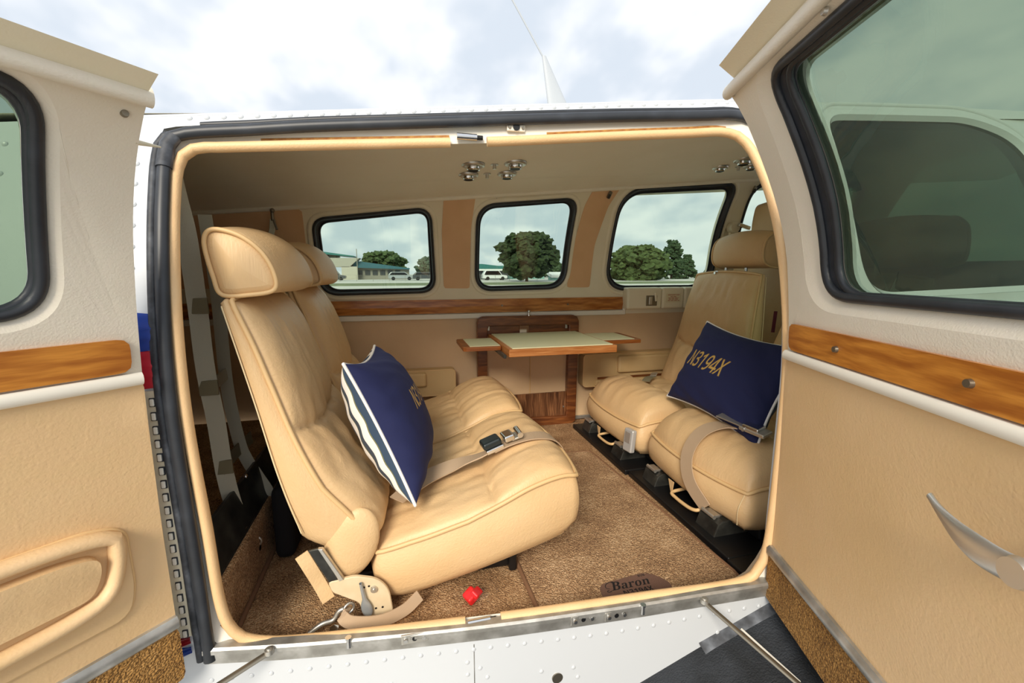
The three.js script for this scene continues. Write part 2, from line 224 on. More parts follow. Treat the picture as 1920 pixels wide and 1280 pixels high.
// aft and forward bulkheads close the cabin
structure(mesh('wall_aft', rbox(0.04, 1.3, 1.3, 0.004, [-1.3, 0.5, -1.43]), M.tanPanel), 'tan bulkhead at the tail end of the baggage space', 'wall');
structure(mesh('wall_front', rbox(0.04, 0.85, 1.4, 0.004, [2.6, 0.38, -1.4]), M.black), 'dark instrument bulkhead at the cockpit end', 'wall');

// right side skin with the door opening
const opening = [[-0.35, 0.970], [-0.30, 0.975], [-0.135, 0.986], [0.05, 0.998], [0.225, 1.010], [0.475, 1.033], [0.618, 1.045], [0.70, 1.052], [0.738, 1.035], [0.757, 0.971], [0.768, 0.856], [0.769, 0.661], [0.772, 0.40], [0.768, 0.18], [0.75, 0.105], [0.70, 0.077], [0.473, 0.067], [0.175, 0.055], [-0.179, 0.052], [-0.29, 0.060], [-0.33, 0.085], [-0.346, 0.15], [-0.353, 0.30], [-0.362, 0.45], [-0.366, 0.60], [-0.370, 0.80], [-0.371, 0.88], [-0.368, 0.945]];
const opIn = smoothLoop(opening, 220);                     // inner edge of the tan welt
const seal2 = [[-0.402, 0.03, 0.01], [-0.404, 0.3, 0.1], [-0.411, 0.55, 0.1], [-0.411, 0.86, 0.1], [-0.405, 1.014, 0.015], [-0.136, 1.046, 0.1], [0.235, 1.081, 0.2], [0.637, 1.110, 0.1], [0.80, 1.118, 0.04], [0.80, 0.7, 0.2], [0.80, 0.04, 0.02], [0.13, 0.005, 0.2]];
const opOut = loopOf(seal2, 0, 220);
{ const top = []; for (let i = 0; i <= 30; i++) { const x = -1.5 + 5.0 * i / 30; top.push([x, skinTop(x)]); }
  const fwdWin = loopOf([[0.965, 1.118, 0.05], [1.45, 1.152, 0.2], [1.60, 1.10, 0.14], [1.63, 0.72, 0.1], [0.955, 0.70, 0.1], [0.95, 0.9, 0.1]], 0);
  const g = bent([[-1.5, -0.55], [3.5, -0.55], ...top.reverse()], [opOut, fwdWin], 0.05, skinZ, 0.07, 0.5);
  const wr = structure(mesh('wall_right', g, M.white), 'white riveted fuselage side round the door opening', 'wall');
  // rivets
  const rg = new THREE.SphereGeometry(0.0052, 8, 5, 0, 6.2832, 0, Math.PI / 2).rotateX(Math.PI / 2).scale(1, 1, 0.55);
  const riv = (x, y) => { const m = mesh('rivet', rg, M.white, wr); m.position.set(x, y, skinZ(x, y)); };
  for (let x = -0.38; x < 0.79; x += 0.0355) riv(x, -0.012 + 0.026 * sstep(0.35, 0.8, x));
  for (const x of [0.104, 0.66]) for (let k = 1; k < 4; k++) riv(x, -0.012 - 0.029 * k);
  for (const [x, y] of [[0.13, -0.058], [0.145, -0.082], [-0.05, -0.07], [-0.2, -0.07], [0.26, -0.085], [0.33, -0.085], [0.34, -0.11]]) riv(x, y);
  for (let y = 0.62; y < 0.96; y += 0.036) riv(-0.437, y);
  for (let k = 0; k < 7; k++) for (const x of [-0.56, -0.64, -0.72]) riv(x, 0.66 + 0.052 * k);
  for (let y = 0.72; y < 1.05; y += 0.05) riv(0.905, y);
  mesh('seam_line', sweep(spaced([[0.118, 0.0, skinZ(0.118, 0.0)], [0.118, -0.2, skinZ(0.118, -0.2)], [0.118, -0.5, skinZ(0.118, -0.5)]], 8), flat(0.002, 0.0012), V3(0, 0, 1)), M.alu, wr);
  mesh('drain_plug', cyl(0.012, 0.012, 0.004, [0.295, -0.106, skinZ(0.295, -0.106)], 'z', 24), M.screw, wr);
  // crew window of the cockpit, seen through the open forward door
  const P3 = (l, off) => l.map(([x, y]) => [x, y, skinZ(x, y) + off]);
  mesh('cockpit_pane', bent(fwdWin, [], 0.004, (x, y) => skinZ(x, y) - 0.012, 0.06), M.cockpitGlass = phy({ color: 0x8fa294, roughness: 0.0, transmission: 1, thickness: 0, ior: 1.6 }), wr);
  mesh('cockpit_window_rim', join(ruled(P3(fwdWin, 0.001), P3(grow(fwdWin, -0.012), -0.012)), sweep(P3(grow(fwdWin, 0.026), 0), oval(0.012, 0.006, 8), V3(0, 0, 1), true)), M.white, wr);
  mesh('door_seam', sweep([[0.905, 1.1], [0.912, 1.0], [0.917, 0.88], [0.926, 0.735], [0.935, 0.55], [0.94, 0.2]].map(([x, y]) => V3(x, y, skinZ(x, y) + 0.0005)), flat(0.003, 0.001), V3(0, 0, 1)), M.rubber, wr);
  // roof
  mesh('roof_skin', gridGeo(40, 40, (u, v) => { const x = lerp(-1.5, 3.5, u), zt = skinZ(x, skinTop(x)), z = lerp(zt, -1.95, v); return [x, roofY(x, z), z]; }), M.white, wr);
  const lip = []; for (let i = 0; i <= 40; i++) { const x = -0.5 + 1.4 * i / 40, y = skinTop(x) + 0.002; lip.push(V3(x, y, skinZ(x, y) - 0.004)); }
  mesh('rain_gutter', sweep(lip, oval(0.008, 0.008, 10), V3(0, 0, 1)), M.white, wr);
  for (let x = -0.36; x < 0.8; x += 0.0285) { const y = skinTop(x) - 0.005; riv(x, y); }
}
// jamb between the skin and the welt; the welt is one padded cord with two breaks, chrome latch tubes in them
{ const at = (l, off) => l.map(([x, y]) => [x, y, skinZ(x, y) + off]);
  const near = (p, l) => l.reduce((b, q) => (q[0] - p[0]) ** 2 + (q[1] - p[1]) ** 2 < (b[0] - p[0]) ** 2 + (b[1] - p[1]) ** 2 ? q : b);
  const center = grow(opIn, 0.009);
  const outMatch = center.map((p) => near(p, opOut));
  const jamb = structure(mesh('trim_4', ruled(at(outMatch, -0.004), at(center, -0.022)), M.whiteTrim), 'cream painted metal jamb of the door opening', 'trim');
  // depth behind the welt
  mesh('inner_return', ruled(at(center, -0.022), at(grow(center, 0.065), -0.085)), M.headliner, jamb);
  // old glue showing beside the welt in places
  const pick = (l, a, b, y0, y1) => l.filter(([x, y]) => x > a && x < b && y > y0 && y < y1).sort((p, q) => p[0] - q[0]);
  for (const [a, b, y0, y1] of [[-0.25, 0.12, 0.9, 1.2], [0.3, 0.72, 0.95, 1.2], [0.2, 0.74, -0.1, 0.11], [-0.37, -0.28, -0.1, 0.10], [0.0, 0.1, -0.1, 0.2]]) { const q = pick(grow(opIn, 0.023), a, b, y0, y1); if (q.length > 2) mesh('glue_line', sweep(at(q, -0.017).map((p) => V3(...p)), oval(0.006, 0.004, 8), V3(0, 0, 1)), M.glue, jamb); }
  const n = opIn.length, gaps = [[0.118, 0.165, 0.5, 2], [0.108, 0.165, -1, 0.5]];
  const isGap = ([x, y]) => gaps.some(([a, b, c, d]) => x > a && x < b && y > c && y < d);
  // split into two runs
  let start = center.findIndex((p, i) => isGap(p) && !isGap(center[(i + 1) % n])), runs = [], cur = [];
  for (let k = 1; k <= n; k++) { const p = center[(start + k) % n]; if (isGap(p)) { if (cur.length) runs.push(cur); cur = []; } else cur.push(p); } if (cur.length) runs.push(cur);
  const w = thing('door_welt', 'padded tan cord edging the whole door opening', 'trim', [0, 0, 0], null, 'structure');
  for (const r of runs) { const q = at(r, -0.012).map((p, i) => V3(p[0], p[1], p[2])); mesh('cord', sweep(q, oval(0.019, 0.021, 12), V3(0, 0, 1), false, 1.2), M.welt, w); }
  const ct = (x0, x1, y, nm) => { const z = skinZ(x0, y) - 0.006, t = thing('latch_tube', nm, 'latch'); mesh('tube', cyl(0.0065, 0.0065, x1 - x0 - 0.012, [(x0 + x1) / 2 - 0.005, y, z], 'x', 16), M.chrome, t); mesh('plunger', cyl(0.0045, 0.0045, 0.014, [x1 - 0.006, y, z], 'x', 12), M.black, t); };
  ct(0.118, 0.17, 1.023, 'small chrome latch tube in the break of the top welt'); ct(0.106, 0.165, 0.044, 'small chrome latch tube in the break of the sill welt');
  // black rubber seal: up the left, across the top and down the right
  const path = [[-0.376, 0.035], [-0.380, 0.25], [-0.387, 0.5], [-0.389, 0.75], [-0.391, 0.88], [-0.390, 0.965], [-0.372, 1.0], [-0.25, 1.016], [-0.136, 1.029], [0.05, 1.045], [0.235, 1.061], [0.45, 1.079], [0.637, 1.092], [0.73, 1.098], [0.772, 1.075], [0.784, 0.97], [0.787, 0.8], [0.786, 0.5], [0.785, 0.2], [0.782, 0.06]];
  const q = cr(path.map(([x, y]) => V3(x, y, 0))).getSpacedPoints(150).map((p) => V3(p.x, p.y, skinZ(p.x, p.y) + 0.004));
  const sl = structure(mesh('door_seal', sweep(q, oval(0.022, 0.018, 12), (t, p) => V3(0, 0.15, 1), false, 1), M.rubber), 'black rubber seal running up and over the door opening', 'seal');
  const q2 = q.filter((p) => p.x < -0.36).map((p) => V3(p.x - 0.0165, p.y, p.z - 0.003)); mesh('outer_rib', sweep(q2, oval(0.014, 0.012, 10), V3(0, 0, 1), false, 1), M.rubberWorn, sl);
  const q3 = q.filter((p) => p.x > -0.36 && p.y > 1.0).map((p) => V3(p.x, p.y + 0.014, skinZ(p.x, p.y + 0.014) + 0.001)); mesh('outer_rib', sweep(q3, oval(0.012, 0.01, 10), V3(0, 0, 1), false, 1), M.rubber, sl);
  mesh('worn_corner', sweep(q.filter((p) => p.x < -0.375 && p.y > 0.93 && p.y < 1.01).map((p) => V3(p.x, p.y, p.z + 0.001)), oval(0.025, 0.021, 12), V3(0, 0, 1)), M.rubberWorn, sl);
  // aluminium sill
  const sillTop = [[-0.385, 0.046], [-0.18, 0.034], [0.13, 0.03], [0.4, 0.038], [0.62, 0.05], [0.785, 0.06]], sp = cr(sillTop.map(([x, y]) => V3(x, y, skinZ(x, y) + 0.001))).getSpacedPoints(40);
  const sill = structure(mesh('door_sill', sweep(sp, [[-0.018, -0.012], [0.018, -0.012], [0.018, 0.004], [-0.004, 0.006], [-0.006, 0.010], [-0.014, 0.010], [-0.018, 0.006]], V3(0, 0, 1), false, 0.3), M.alu), 'scuffed bare aluminium sill under the door opening', 'sill');
  const plate = (x, w, nm) => { const y = 0.04 + 0.012 * sstep(0.35, 0.8, x), t = mesh(nm, rbox(w, 0.02, 0.004, 0.001, [x, y - 0.002, skinZ(x, y) + 0.008]), M.steel, sill); for (const k of [-1, 1]) mesh('screw', cyl(0.005, 0.004, 0.004, [x + k * w * 0.34, y - 0.002, skinZ(x, y) + 0.012], 'z', 10), M.chrome, t); mesh('slot', cyl(0.005, 0.005, 0.004, [x, y - 0.002, skinZ(x, y) + 0.009], 'z', 12), M.black, t); };
  plate(0.0, 0.052, 'strike_plate'); plate(0.345, 0.055, 'strike_plate'); plate(0.417, 0.052, 'strike_plate');
  for (const [x, y] of [[-0.125, 0.047], [0.474, 0.048]]) mesh('stud', join(cyl(0.0045, 0.004, 0.02, [x, y, skinZ(x, y) + 0.012], 'y', 12), cyl(0.006, 0.006, 0.004, [x, y + 0.01, skinZ(x, y) + 0.012], 'y', 12)), M.chrome, sill);
  const lp = structure(mesh('strike_block', rbox(0.038, 0.014, 0.006, 0.002, [0.24, 1.047, skinZ(0.24, 1.047) - 0.008]), M.whiteTrim), 'small cream strike block under the top seal', 'trim');
  mesh('hole', cyl(0.007, 0.007, 0.003, [0.24, 1.048, skinZ(0.24, 1.047) - 0.004], 'z', 16), M.black, lp);
  for (const k of [-1, 1]) mesh('screw', cyl(0.0035, 0.003, 0.003, [0.24 + k * 0.014, 1.047, skinZ(0.24, 1.047) - 0.004], 'z', 10), M.screw, lp);
}
// piano hinge of the left door, taped over at its top
{ const h = thing('piano_hinge', 'long cream piano hinge down the edge of the left-hand door', 'hinge');
  mesh('leaf', sweep(spaced([[-0.416, 0.09, skinZ(-0.416, 0.09) + 0.004], [-0.418, 0.3, skinZ(-0.418, 0.3) + 0.004], [-0.42, 0.56, skinZ(-0.42, 0.56) + 0.004]], 12), flat(0.028, 0.003), V3(0, 0, 1)), M.plastic, h);
  for (let i = 0; i < 19; i++) { const y = 0.098 + i * 0.0246, x = -0.411 - 0.0035 * i / 19, k = mesh('knuckle', rbox(0.0065, 0.0125, 0.004, 0.0018, [x, y, skinZ(x, y) + 0.0075]), M.whiteTrim, h); mesh('slot', rbox(0.0095, 0.0155, 0.003, 0.0012, [x, y, skinZ(x, y) + 0.0055]), M.rubber, k); }
  const tp = (y0, y1, c, lab) => tag(mesh('tape', sweep(spaced([[-0.418, y0, skinZ(-0.418, y0) + 0.006], [-0.4185, (y0 + y1) / 2, skinZ(-0.418, y0) + 0.008], [-0.419, y1, skinZ(-0.418, y1) + 0.006]], 10).map((p, i) => V3(p.x, p.y, p.z + 0.0012 * Math.sin(i * 2.3))), flat(0.026, 0.0015), V3(0.25, 0, 1)), phy({ color: c, roughness: 0.25, clearcoat: 0.5 })), lab, 'tape');
  tp(0.628, 0.69, 0x1740a0, 'strip of blue tape on the white door post'); tp(0.565, 0.628, 0xc01430, 'strip of red tape below the blue tape'); 
  tp(0.072, 0.088, 0x8c1020, 'bit of dark red tape at the foot of the hinge'); tp(0.052, 0.068, 0x1c3c8c, 'bit of blue tape at the foot of the hinge');
}

// ------------------------------------------------------------------ the two doors, built closed-plane upright and swung on their hinges
const profR = (y) => { const k = [[-0.1, 0.017], [0.05, 0.015], [0.2, 0.014], [0.376, 0.017], [0.55, 0.023], [0.66, 0.029], [0.79, 0.045], [0.87, 0.067], [0.94, 0.095], [1.05, 0.147], [1.1, 0.183], [1.2, 0.27]]; for (let i = 1; i < k.length; i++) if (y <= k[i][0]) return lerp(k[i - 1][1], k[i][1], (y - k[i - 1][0]) / (k[i][0] - k[i - 1][0])); return 0.27; };
const profL = (y) => { const k = [[-0.1, 0.02], [0.05, 0.017], [0.2, 0.011], [0.32, 0.007], [0.5, 0.009], [0.6, 0.014], [0.72, 0.029], [0.82, 0.051], [0.893, 0.08], [0.958, 0.123], [1.0, 0.172], [1.1, 0.3]]; for (let i = 1; i < k.length; i++) if (y <= k[i][0]) return lerp(k[i - 1][1], k[i][1], (y - k[i - 1][0]) / (k[i][0] - k[i - 1][0])); return 0.3; };
const soft = (f) => (y) => (f(y - 0.03) + f(y + 0.03) + 2 * f(y)) / 4;
const fR = soft(profR), fL = soft(profL);
function doorParts(o, sx, f, W, topY, outLoop, inLoop, recLoop) { // sx: +1 door runs to local +x, -1 to local -x
  const X = (l) => l.map(([x, y]) => [sx * x, y]), P = (l, off) => l.map(([x, y]) => [x, y, f(y) + off]), at = (off) => (x, y) => f(y) + off;
  const box = (x0, y0, x1, y1, r = 0) => X(loopOf([[x0, y0, r], [x1, y0, r], [x1, y1, r], [x0, y1, r]], r, 120));
  const rec = X(recLoop), out = X(outLoop), inn = X(inLoop);
  mesh('upper_panel', bent(X([[0, 0.585], [W, 0.585], [W, topY + 0.012], [0, topY]]), [rec], 0.035, at(0), 0.05, 0.6), M.cream, o);
  mesh('window_recess', ruled(P(rec, 0), P(out, -0.013)), M.cream, o);
  mesh('window_seal', join(ruled(P(out, -0.008), P(inn, -0.018)), sweep(P(grow(out, -0.004), -0.008), oval(0.016, 0.014, 10), V3(0, 0, 1), true), sweep(P(grow(inn, 0.006), -0.014), oval(0.014, 0.012, 10), V3(0, 0, 1), true)), M.rubber, o);
  mesh('pane', bent(inn, [], 0.003, at(-0.02), 0.05), M.doorGlass, o);
  mesh('lower_panel', bent(box(0.0, 0.15, W, 0.592, 0.01), [], 0.03, at(0.002), 0.06, 0.6), M.vinyl, o);
  mesh('outer_skin', bent(X([[0.0, -0.02], [W, -0.02], [W, topY], [0.0, topY]]), [grow(inn, 0.004)], 0.006, at(-0.036), 0.06), M.white, o);
  mesh('wood_strip', bent(box(0.014, 0.604, W - 0.02, 0.657, 0.016), [], 0.012, at(0.007), 0.06, 0.4), M.wood, o);
  mesh('white_bead', sweep([0.002, 0.1, 0.3, W].map((x) => V3(sx * x, 0.591, f(0.591) + 0.004)), oval(0.021, 0.016, 12), V3(0, 0, 1)), M.whiteTrim, o);
  mesh('metal_strip', sweep([0.0, 0.1, 0.3, W].map((x) => V3(sx * x, 0.15, f(0.15) + 0.006)), [[-0.012, -0.006], [0.012, -0.006], [0.012, 0.002], [0.006, 0.007], [-0.006, 0.007], [-0.012, 0.002]], V3(0, 0, 1)), M.alu, o);
  mesh('carpet_kick', bent(box(0.0, -0.02 + 0.06, W, 0.142, 0.012), [], 0.012, at(0.008), 0.06, 0.6), M.kick, o);
  // turned-in top flange: roll, then a wide lip
  mesh('top_roll', sweep([-0.002, 0.1, 0.3, W].map((x) => V3(sx * x, topY - 0.006 + 0.012 * x / W, f(topY) - 0.006)), oval(0.03, 0.022, 14), V3(0, 0.5, 1)), M.cream, o);
}
{ // forward door, right-hand side of the picture
  const o = thing('door_2', 'open forward cabin door with large tinted window, wood strip and chrome handle', 'door', [0.79, 0, -0.71], null, 'structure'); o.rotation.y = Math.atan2(-0.949, -0.314);
  const out = loopOf([[0.104, 1.083, 0.05], [0.53, 1.083, 0.06], [0.55, 0.714, 0.08], [0.098, 0.712, 0.07], [0.108, 0.9, 0.1]]), inn = loopOf([[0.14, 1.07, 0.04], [0.515, 1.07, 0.05], [0.53, 0.727, 0.07], [0.133, 0.726, 0.06], [0.15, 0.92, 0.1]]), rec = loopOf([[0.062, 1.092, 0.07], [0.55, 1.092, 0.08], [0.565, 0.689, 0.1], [0.055, 0.688, 0.09], [0.062, 0.9, 0.1]]);
  doorParts(o, 1, fR, 0.6, 1.102, out, inn, rec);
  mesh('top_lip', ruled([[0.02, 1.108, fR(1.105) - 0.012], [0.6, 1.122, fR(1.105) - 0.012]], [[0.045, 1.124, fR(1.1) + 0.034], [0.62, 1.142, fR(1.1) + 0.034]], false), M.plastic, o);
  for (const [x, y] of [[0.16, 0.63], [0.395, 0.632]]) mesh('screw', cyl(0.006, 0.005, 0.006, [x, y, fR(y) + 0.009], 'z', 12), M.screw, o);
  for (const [x, y] of [[0.012, 1.088], [0.28, 1.086]]) mesh('screw', cyl(0.0055, 0.0045, 0.005, [x, y, fR(y) + 0.002], 'z', 12), M.steel, o);
  { const z = fR(0.48); const p = [[0.404, 0.497, z + 0.046], [0.425, 0.488, z + 0.05], [0.455, 0.478, z + 0.053], [0.485, 0.474, z + 0.053], [0.515, 0.476, z + 0.05]]; const c = cr(p).getSpacedPoints(24);
    const g = gridGeo(24, 12, (u, v) => { const q = c[Math.round(u * 24)], w = (0.004 + 0.012 * sstep(0, 0.7, u)), a = v * 6.2832; return [q.x + 0.25 * w * Math.cos(a), q.y + w * Math.cos(a), q.z + 0.004 * Math.sin(a)]; });
    const h = mesh('door_handle', g, M.steel, o); mesh('boss', join(cyl(0.022, 0.018, 0.02, [0.515, 0.48, z + 0.012], 'z', 24), cyl(0.012, 0.012, 0.045, [0.515, 0.48, z + 0.035], 'z', 20), cyl(0.016, 0.014, 0.008, [0.515, 0.478, z + 0.058], 'z', 20)), M.steel, h); }
}
{ // aft door, left-hand side of the picture
  const o = thing('door_1', 'open aft cabin door with rounded window, wood strip and armrest pocket', 'door', [-0.418, 0, -0.82], null, 'structure'); o.rotation.y = Math.PI / 4;
  const out = loopOf([[0.093, 0.972, 0.045], [0.5, 0.99, 0.06], [0.51, 0.70, 0.08], [0.095, 0.697, 0.06], [0.091, 0.85, 0.1]]), inn = loopOf([[0.107, 0.962, 0.04], [0.49, 0.98, 0.05], [0.5, 0.714, 0.07], [0.109, 0.712, 0.05], [0.106, 0.85, 0.1]]), rec = loopOf([[0.078, 0.98, 0.06], [0.52, 1.0, 0.08], [0.53, 0.682, 0.1], [0.079, 0.679, 0.075], [0.076, 0.85, 0.1]]);
  doorParts(o, -1, fL, 0.56, 0.99, out, inn, rec);
  mesh('top_lip', ruled([[-0.004, 0.985, fL(0.99) + 0.0], [-0.56, 1.005, fL(0.99) + 0.0]], [[0.0, 1.004, fL(0.99) + 0.028], [-0.56, 1.03, fL(0.99) + 0.028]], false), M.plastic, o);
  mesh('screw', cyl(0.005, 0.004, 0.005, [-0.02, 0.962, fL(0.962) + 0.002], 'z', 12), M.screw, o);
  mesh('locating_pin', cyl(0.004, 0.0012, 0.03, [0.012, 0.935, fL(0.935) - 0.004], 'x', 12), M.plastic, o);
  // moulded armrest: outer pad outline, raised roll, pull pocket
  const pad = loopOf([[-0.05, 0.352, 0.02], [-0.09, 0.368, 0.03], [-0.5, 0.385, 0.04], [-0.5, 0.205, 0.04], [-0.06, 0.207, 0.03], [-0.049, 0.25, 0.05]].map(([x, y, r]) => [x, y, r]));
  const a = mesh('armrest', bent(pad, [], 0.012, (x, y) => fL(y) + 0.009, 0.05, 0.6), M.vinyl, o);
  const roll = [[-0.5, 0.374], [-0.3, 0.371], [-0.16, 0.366], [-0.1, 0.36], [-0.068, 0.35], [-0.064, 0.336], [-0.068, 0.3], [-0.08, 0.268], [-0.11, 0.252], [-0.2, 0.244], [-0.5, 0.236]];
  mesh('roll', sweep(cr(roll.map(([x, y]) => V3(x, y, fL(y) + 0.015))).getSpacedPoints(80), oval(0.022, 0.03, 14), V3(0, 0, 1)), M.vinyl, a);
  mesh('pull_pocket', bent(loopOf([[-0.088, 0.334, 0.014], [-0.13, 0.344, 0.03], [-0.48, 0.354, 0.02], [-0.48, 0.262, 0.02], [-0.1, 0.27, 0.015], [-0.088, 0.3, 0.02]]), [], 0.03, (x, y) => fL(y) + 0.019 + 0.012 * sstep(0.27, 0.34, y), 0.04, 0.6), M.vinyl, a);
  mesh('seam', sweep(grow(pad, 0.0015).map(([x, y]) => V3(x, y, fL(y) + 0.004)), oval(0.006, 0.006, 8), V3(0, 0, 1), true), M.piping, a);
}

// ------------------------------------------------------------------ upholstery builders
const interp = (k) => (x) => { if (x <= k[0][0]) return k[0][1]; for (let i = 1; i < k.length; i++) if (x <= k[i][0]) { const t = (x - k[i - 1][0]) / (k[i][0] - k[i - 1][0]); const p0 = (k[i - 2] ?? k[i - 1])[1], p1 = k[i - 1][1], p2 = k[i][1], p3 = (k[i + 1] ?? k[i])[1]; return p1 + 0.5 * t * (p2 - p0 + t * (2 * p0 - 5 * p1 + 4 * p2 - p3 + t * (3 * (p1 - p2) + p3 - p0))); } return k[k.length - 1][1]; };
// boxed cushion: X along its length, Z across, Y up from the base; top panel, boxing and base in one skin
function boxed({ x0, x1, hw, k = 0.3, rim, base, crown, bulge = 0.012, nu = 72, nv = 60, push = () => 0 }) {
  const cx = (x0 + x1) / 2, hx = (x1 - x0) / 2;
  const plan = (u, v) => { const X = cx + hx * u * Math.sqrt(1 - k * v * v / 2); return [X, hw(X) * v * Math.sqrt(1 - k * u * u / 2)]; };
  const top = gridGeo(nu, nv, (a, b) => { const u = Math.sin((a - 0.5) * Math.PI * 0.999) * 0.35 + (a * 2 - 1) * 0.65, v = Math.sin((b - 0.5) * Math.PI * 0.999) * 0.35 + (b * 2 - 1) * 0.65, [X, Z] = plan(u, v); return [X, rim(X) + crown(X, v, u), Z]; }, (a, b, p) => [p[0], p[2]]);
  const ring = [], n = 4 * 40; for (let i = 0; i < n; i++) { const s = Math.floor(i / 40), t = (i % 40) / 20 - 1; ring.push(s === 0 ? plan(t, -1) : s === 1 ? plan(1, t) : s === 2 ? plan(-t, 1) : plan(-1, -t)); }
  const out = grow(ring, 1).map((p, i) => [p[0] - ring[i][0], p[1] - ring[i][1]]);
  const side = gridGeo(n, 10, (a, b) => { const i = Math.round(a * n) % n, [X, Z] = ring[i], y = lerp(rim(X), base(X), b), d = bulge * Math.sin(Math.PI * Math.min(1, b * 1.05)) * (1 - b * 0.4) + push(X, Z, b) - 0.02 * Math.max(0, b - 0.85) / 0.15 ; return [X + out[i][0] * d, y, Z + out[i][1] * d]; }, (a, b, p) => [a * 1.6, b * 0.15]);
  const fan = gridGeo(n, 3, (a, b) => { const i = Math.round(a * n) % n, [X, Z] = ring[i], q = 1 - b, xx = cx + (X + out[i][0] * -0.02 - cx) * q; return [xx, base(xx) , (Z - out[i][1] * 0.02) * q]; });
  return { geo: join(top, side, fan), ring: ring.map(([X, Z], i) => V3(X + out[i][0] * 0.003, rim(X) + 0.0015, Z + out[i][1] * 0.003)), out };
}
const puff = (c, h, x) => Math.sqrt(Math.max(0, 1 - ((x - c) / h) ** 2));
const edge4 = (v, p = 6) => Math.pow(Math.max(0, 1 - Math.abs(v) ** p), 0.5);
// side profile (closed, x,y) drawn out across the width with rounded edges and a crowned face
function loft(prof, hw, edge, crown, nS = 110, nT = 36) {
  const c = cr(prof.map((p) => V3(p[0], p[1], 0)), true), P = c.getSpacedPoints(nS).slice(0, nS).map((p) => [p.x, p.y]), G = grow(P, 1).map((q, i) => [q[0] - P[i][0], q[1] - P[i][1]]), L = c.getLength();
  const row = (inset, add) => P.map((p, i) => [p[0] + G[i][0] * (add(i / nS, p) - inset), p[1] + G[i][1] * (add(i / nS, p) - inset)]);
  const main = gridGeo(nT, nS, (a, b) => { const th = a * Math.PI, t = -Math.cos(th) * 0.5 + (a * 2 - 1) * 0.5, z = hw * t, e = hw - Math.abs(z), q = e < edge ? edge - Math.sqrt(edge * edge - (edge - e) ** 2) : 0, i = Math.round(b * nS) % nS, ad = crown(t, P[i], G[i]) - q; return [P[i][0] + G[i][0] * ad, P[i][1] + G[i][1] * ad, z]; }, (a, b) => [b * L, a * hw * 2]);
  const caps = [-1, 1].map((s) => { const A = row(edge, () => 0), mx = A.reduce((k, q) => k + q[0], 0) / nS, my = A.reduce((k, q) => k + q[1], 0) / nS; return gridGeo(nS, 8, (a, b) => { const q = A[Math.round(a * nS) % nS]; return [lerp(q[0], mx, b), lerp(q[1], my, b), s * (hw + 0.007 * Math.sin(b * Math.PI / 2))]; }); });
  const pipe = (s, q = 0.1) => P.map((p, i) => V3(p[0] - G[i][0] * edge * q, p[1] - G[i][1] * edge * q, s * (hw - edge * q)));
  return { geo: join(main, ...caps), pipe };
}
const wrinkle = (x, z, s) => fbm(x * 14 + 5, z * 38 + 3, 0, s, 3) - 0.5;
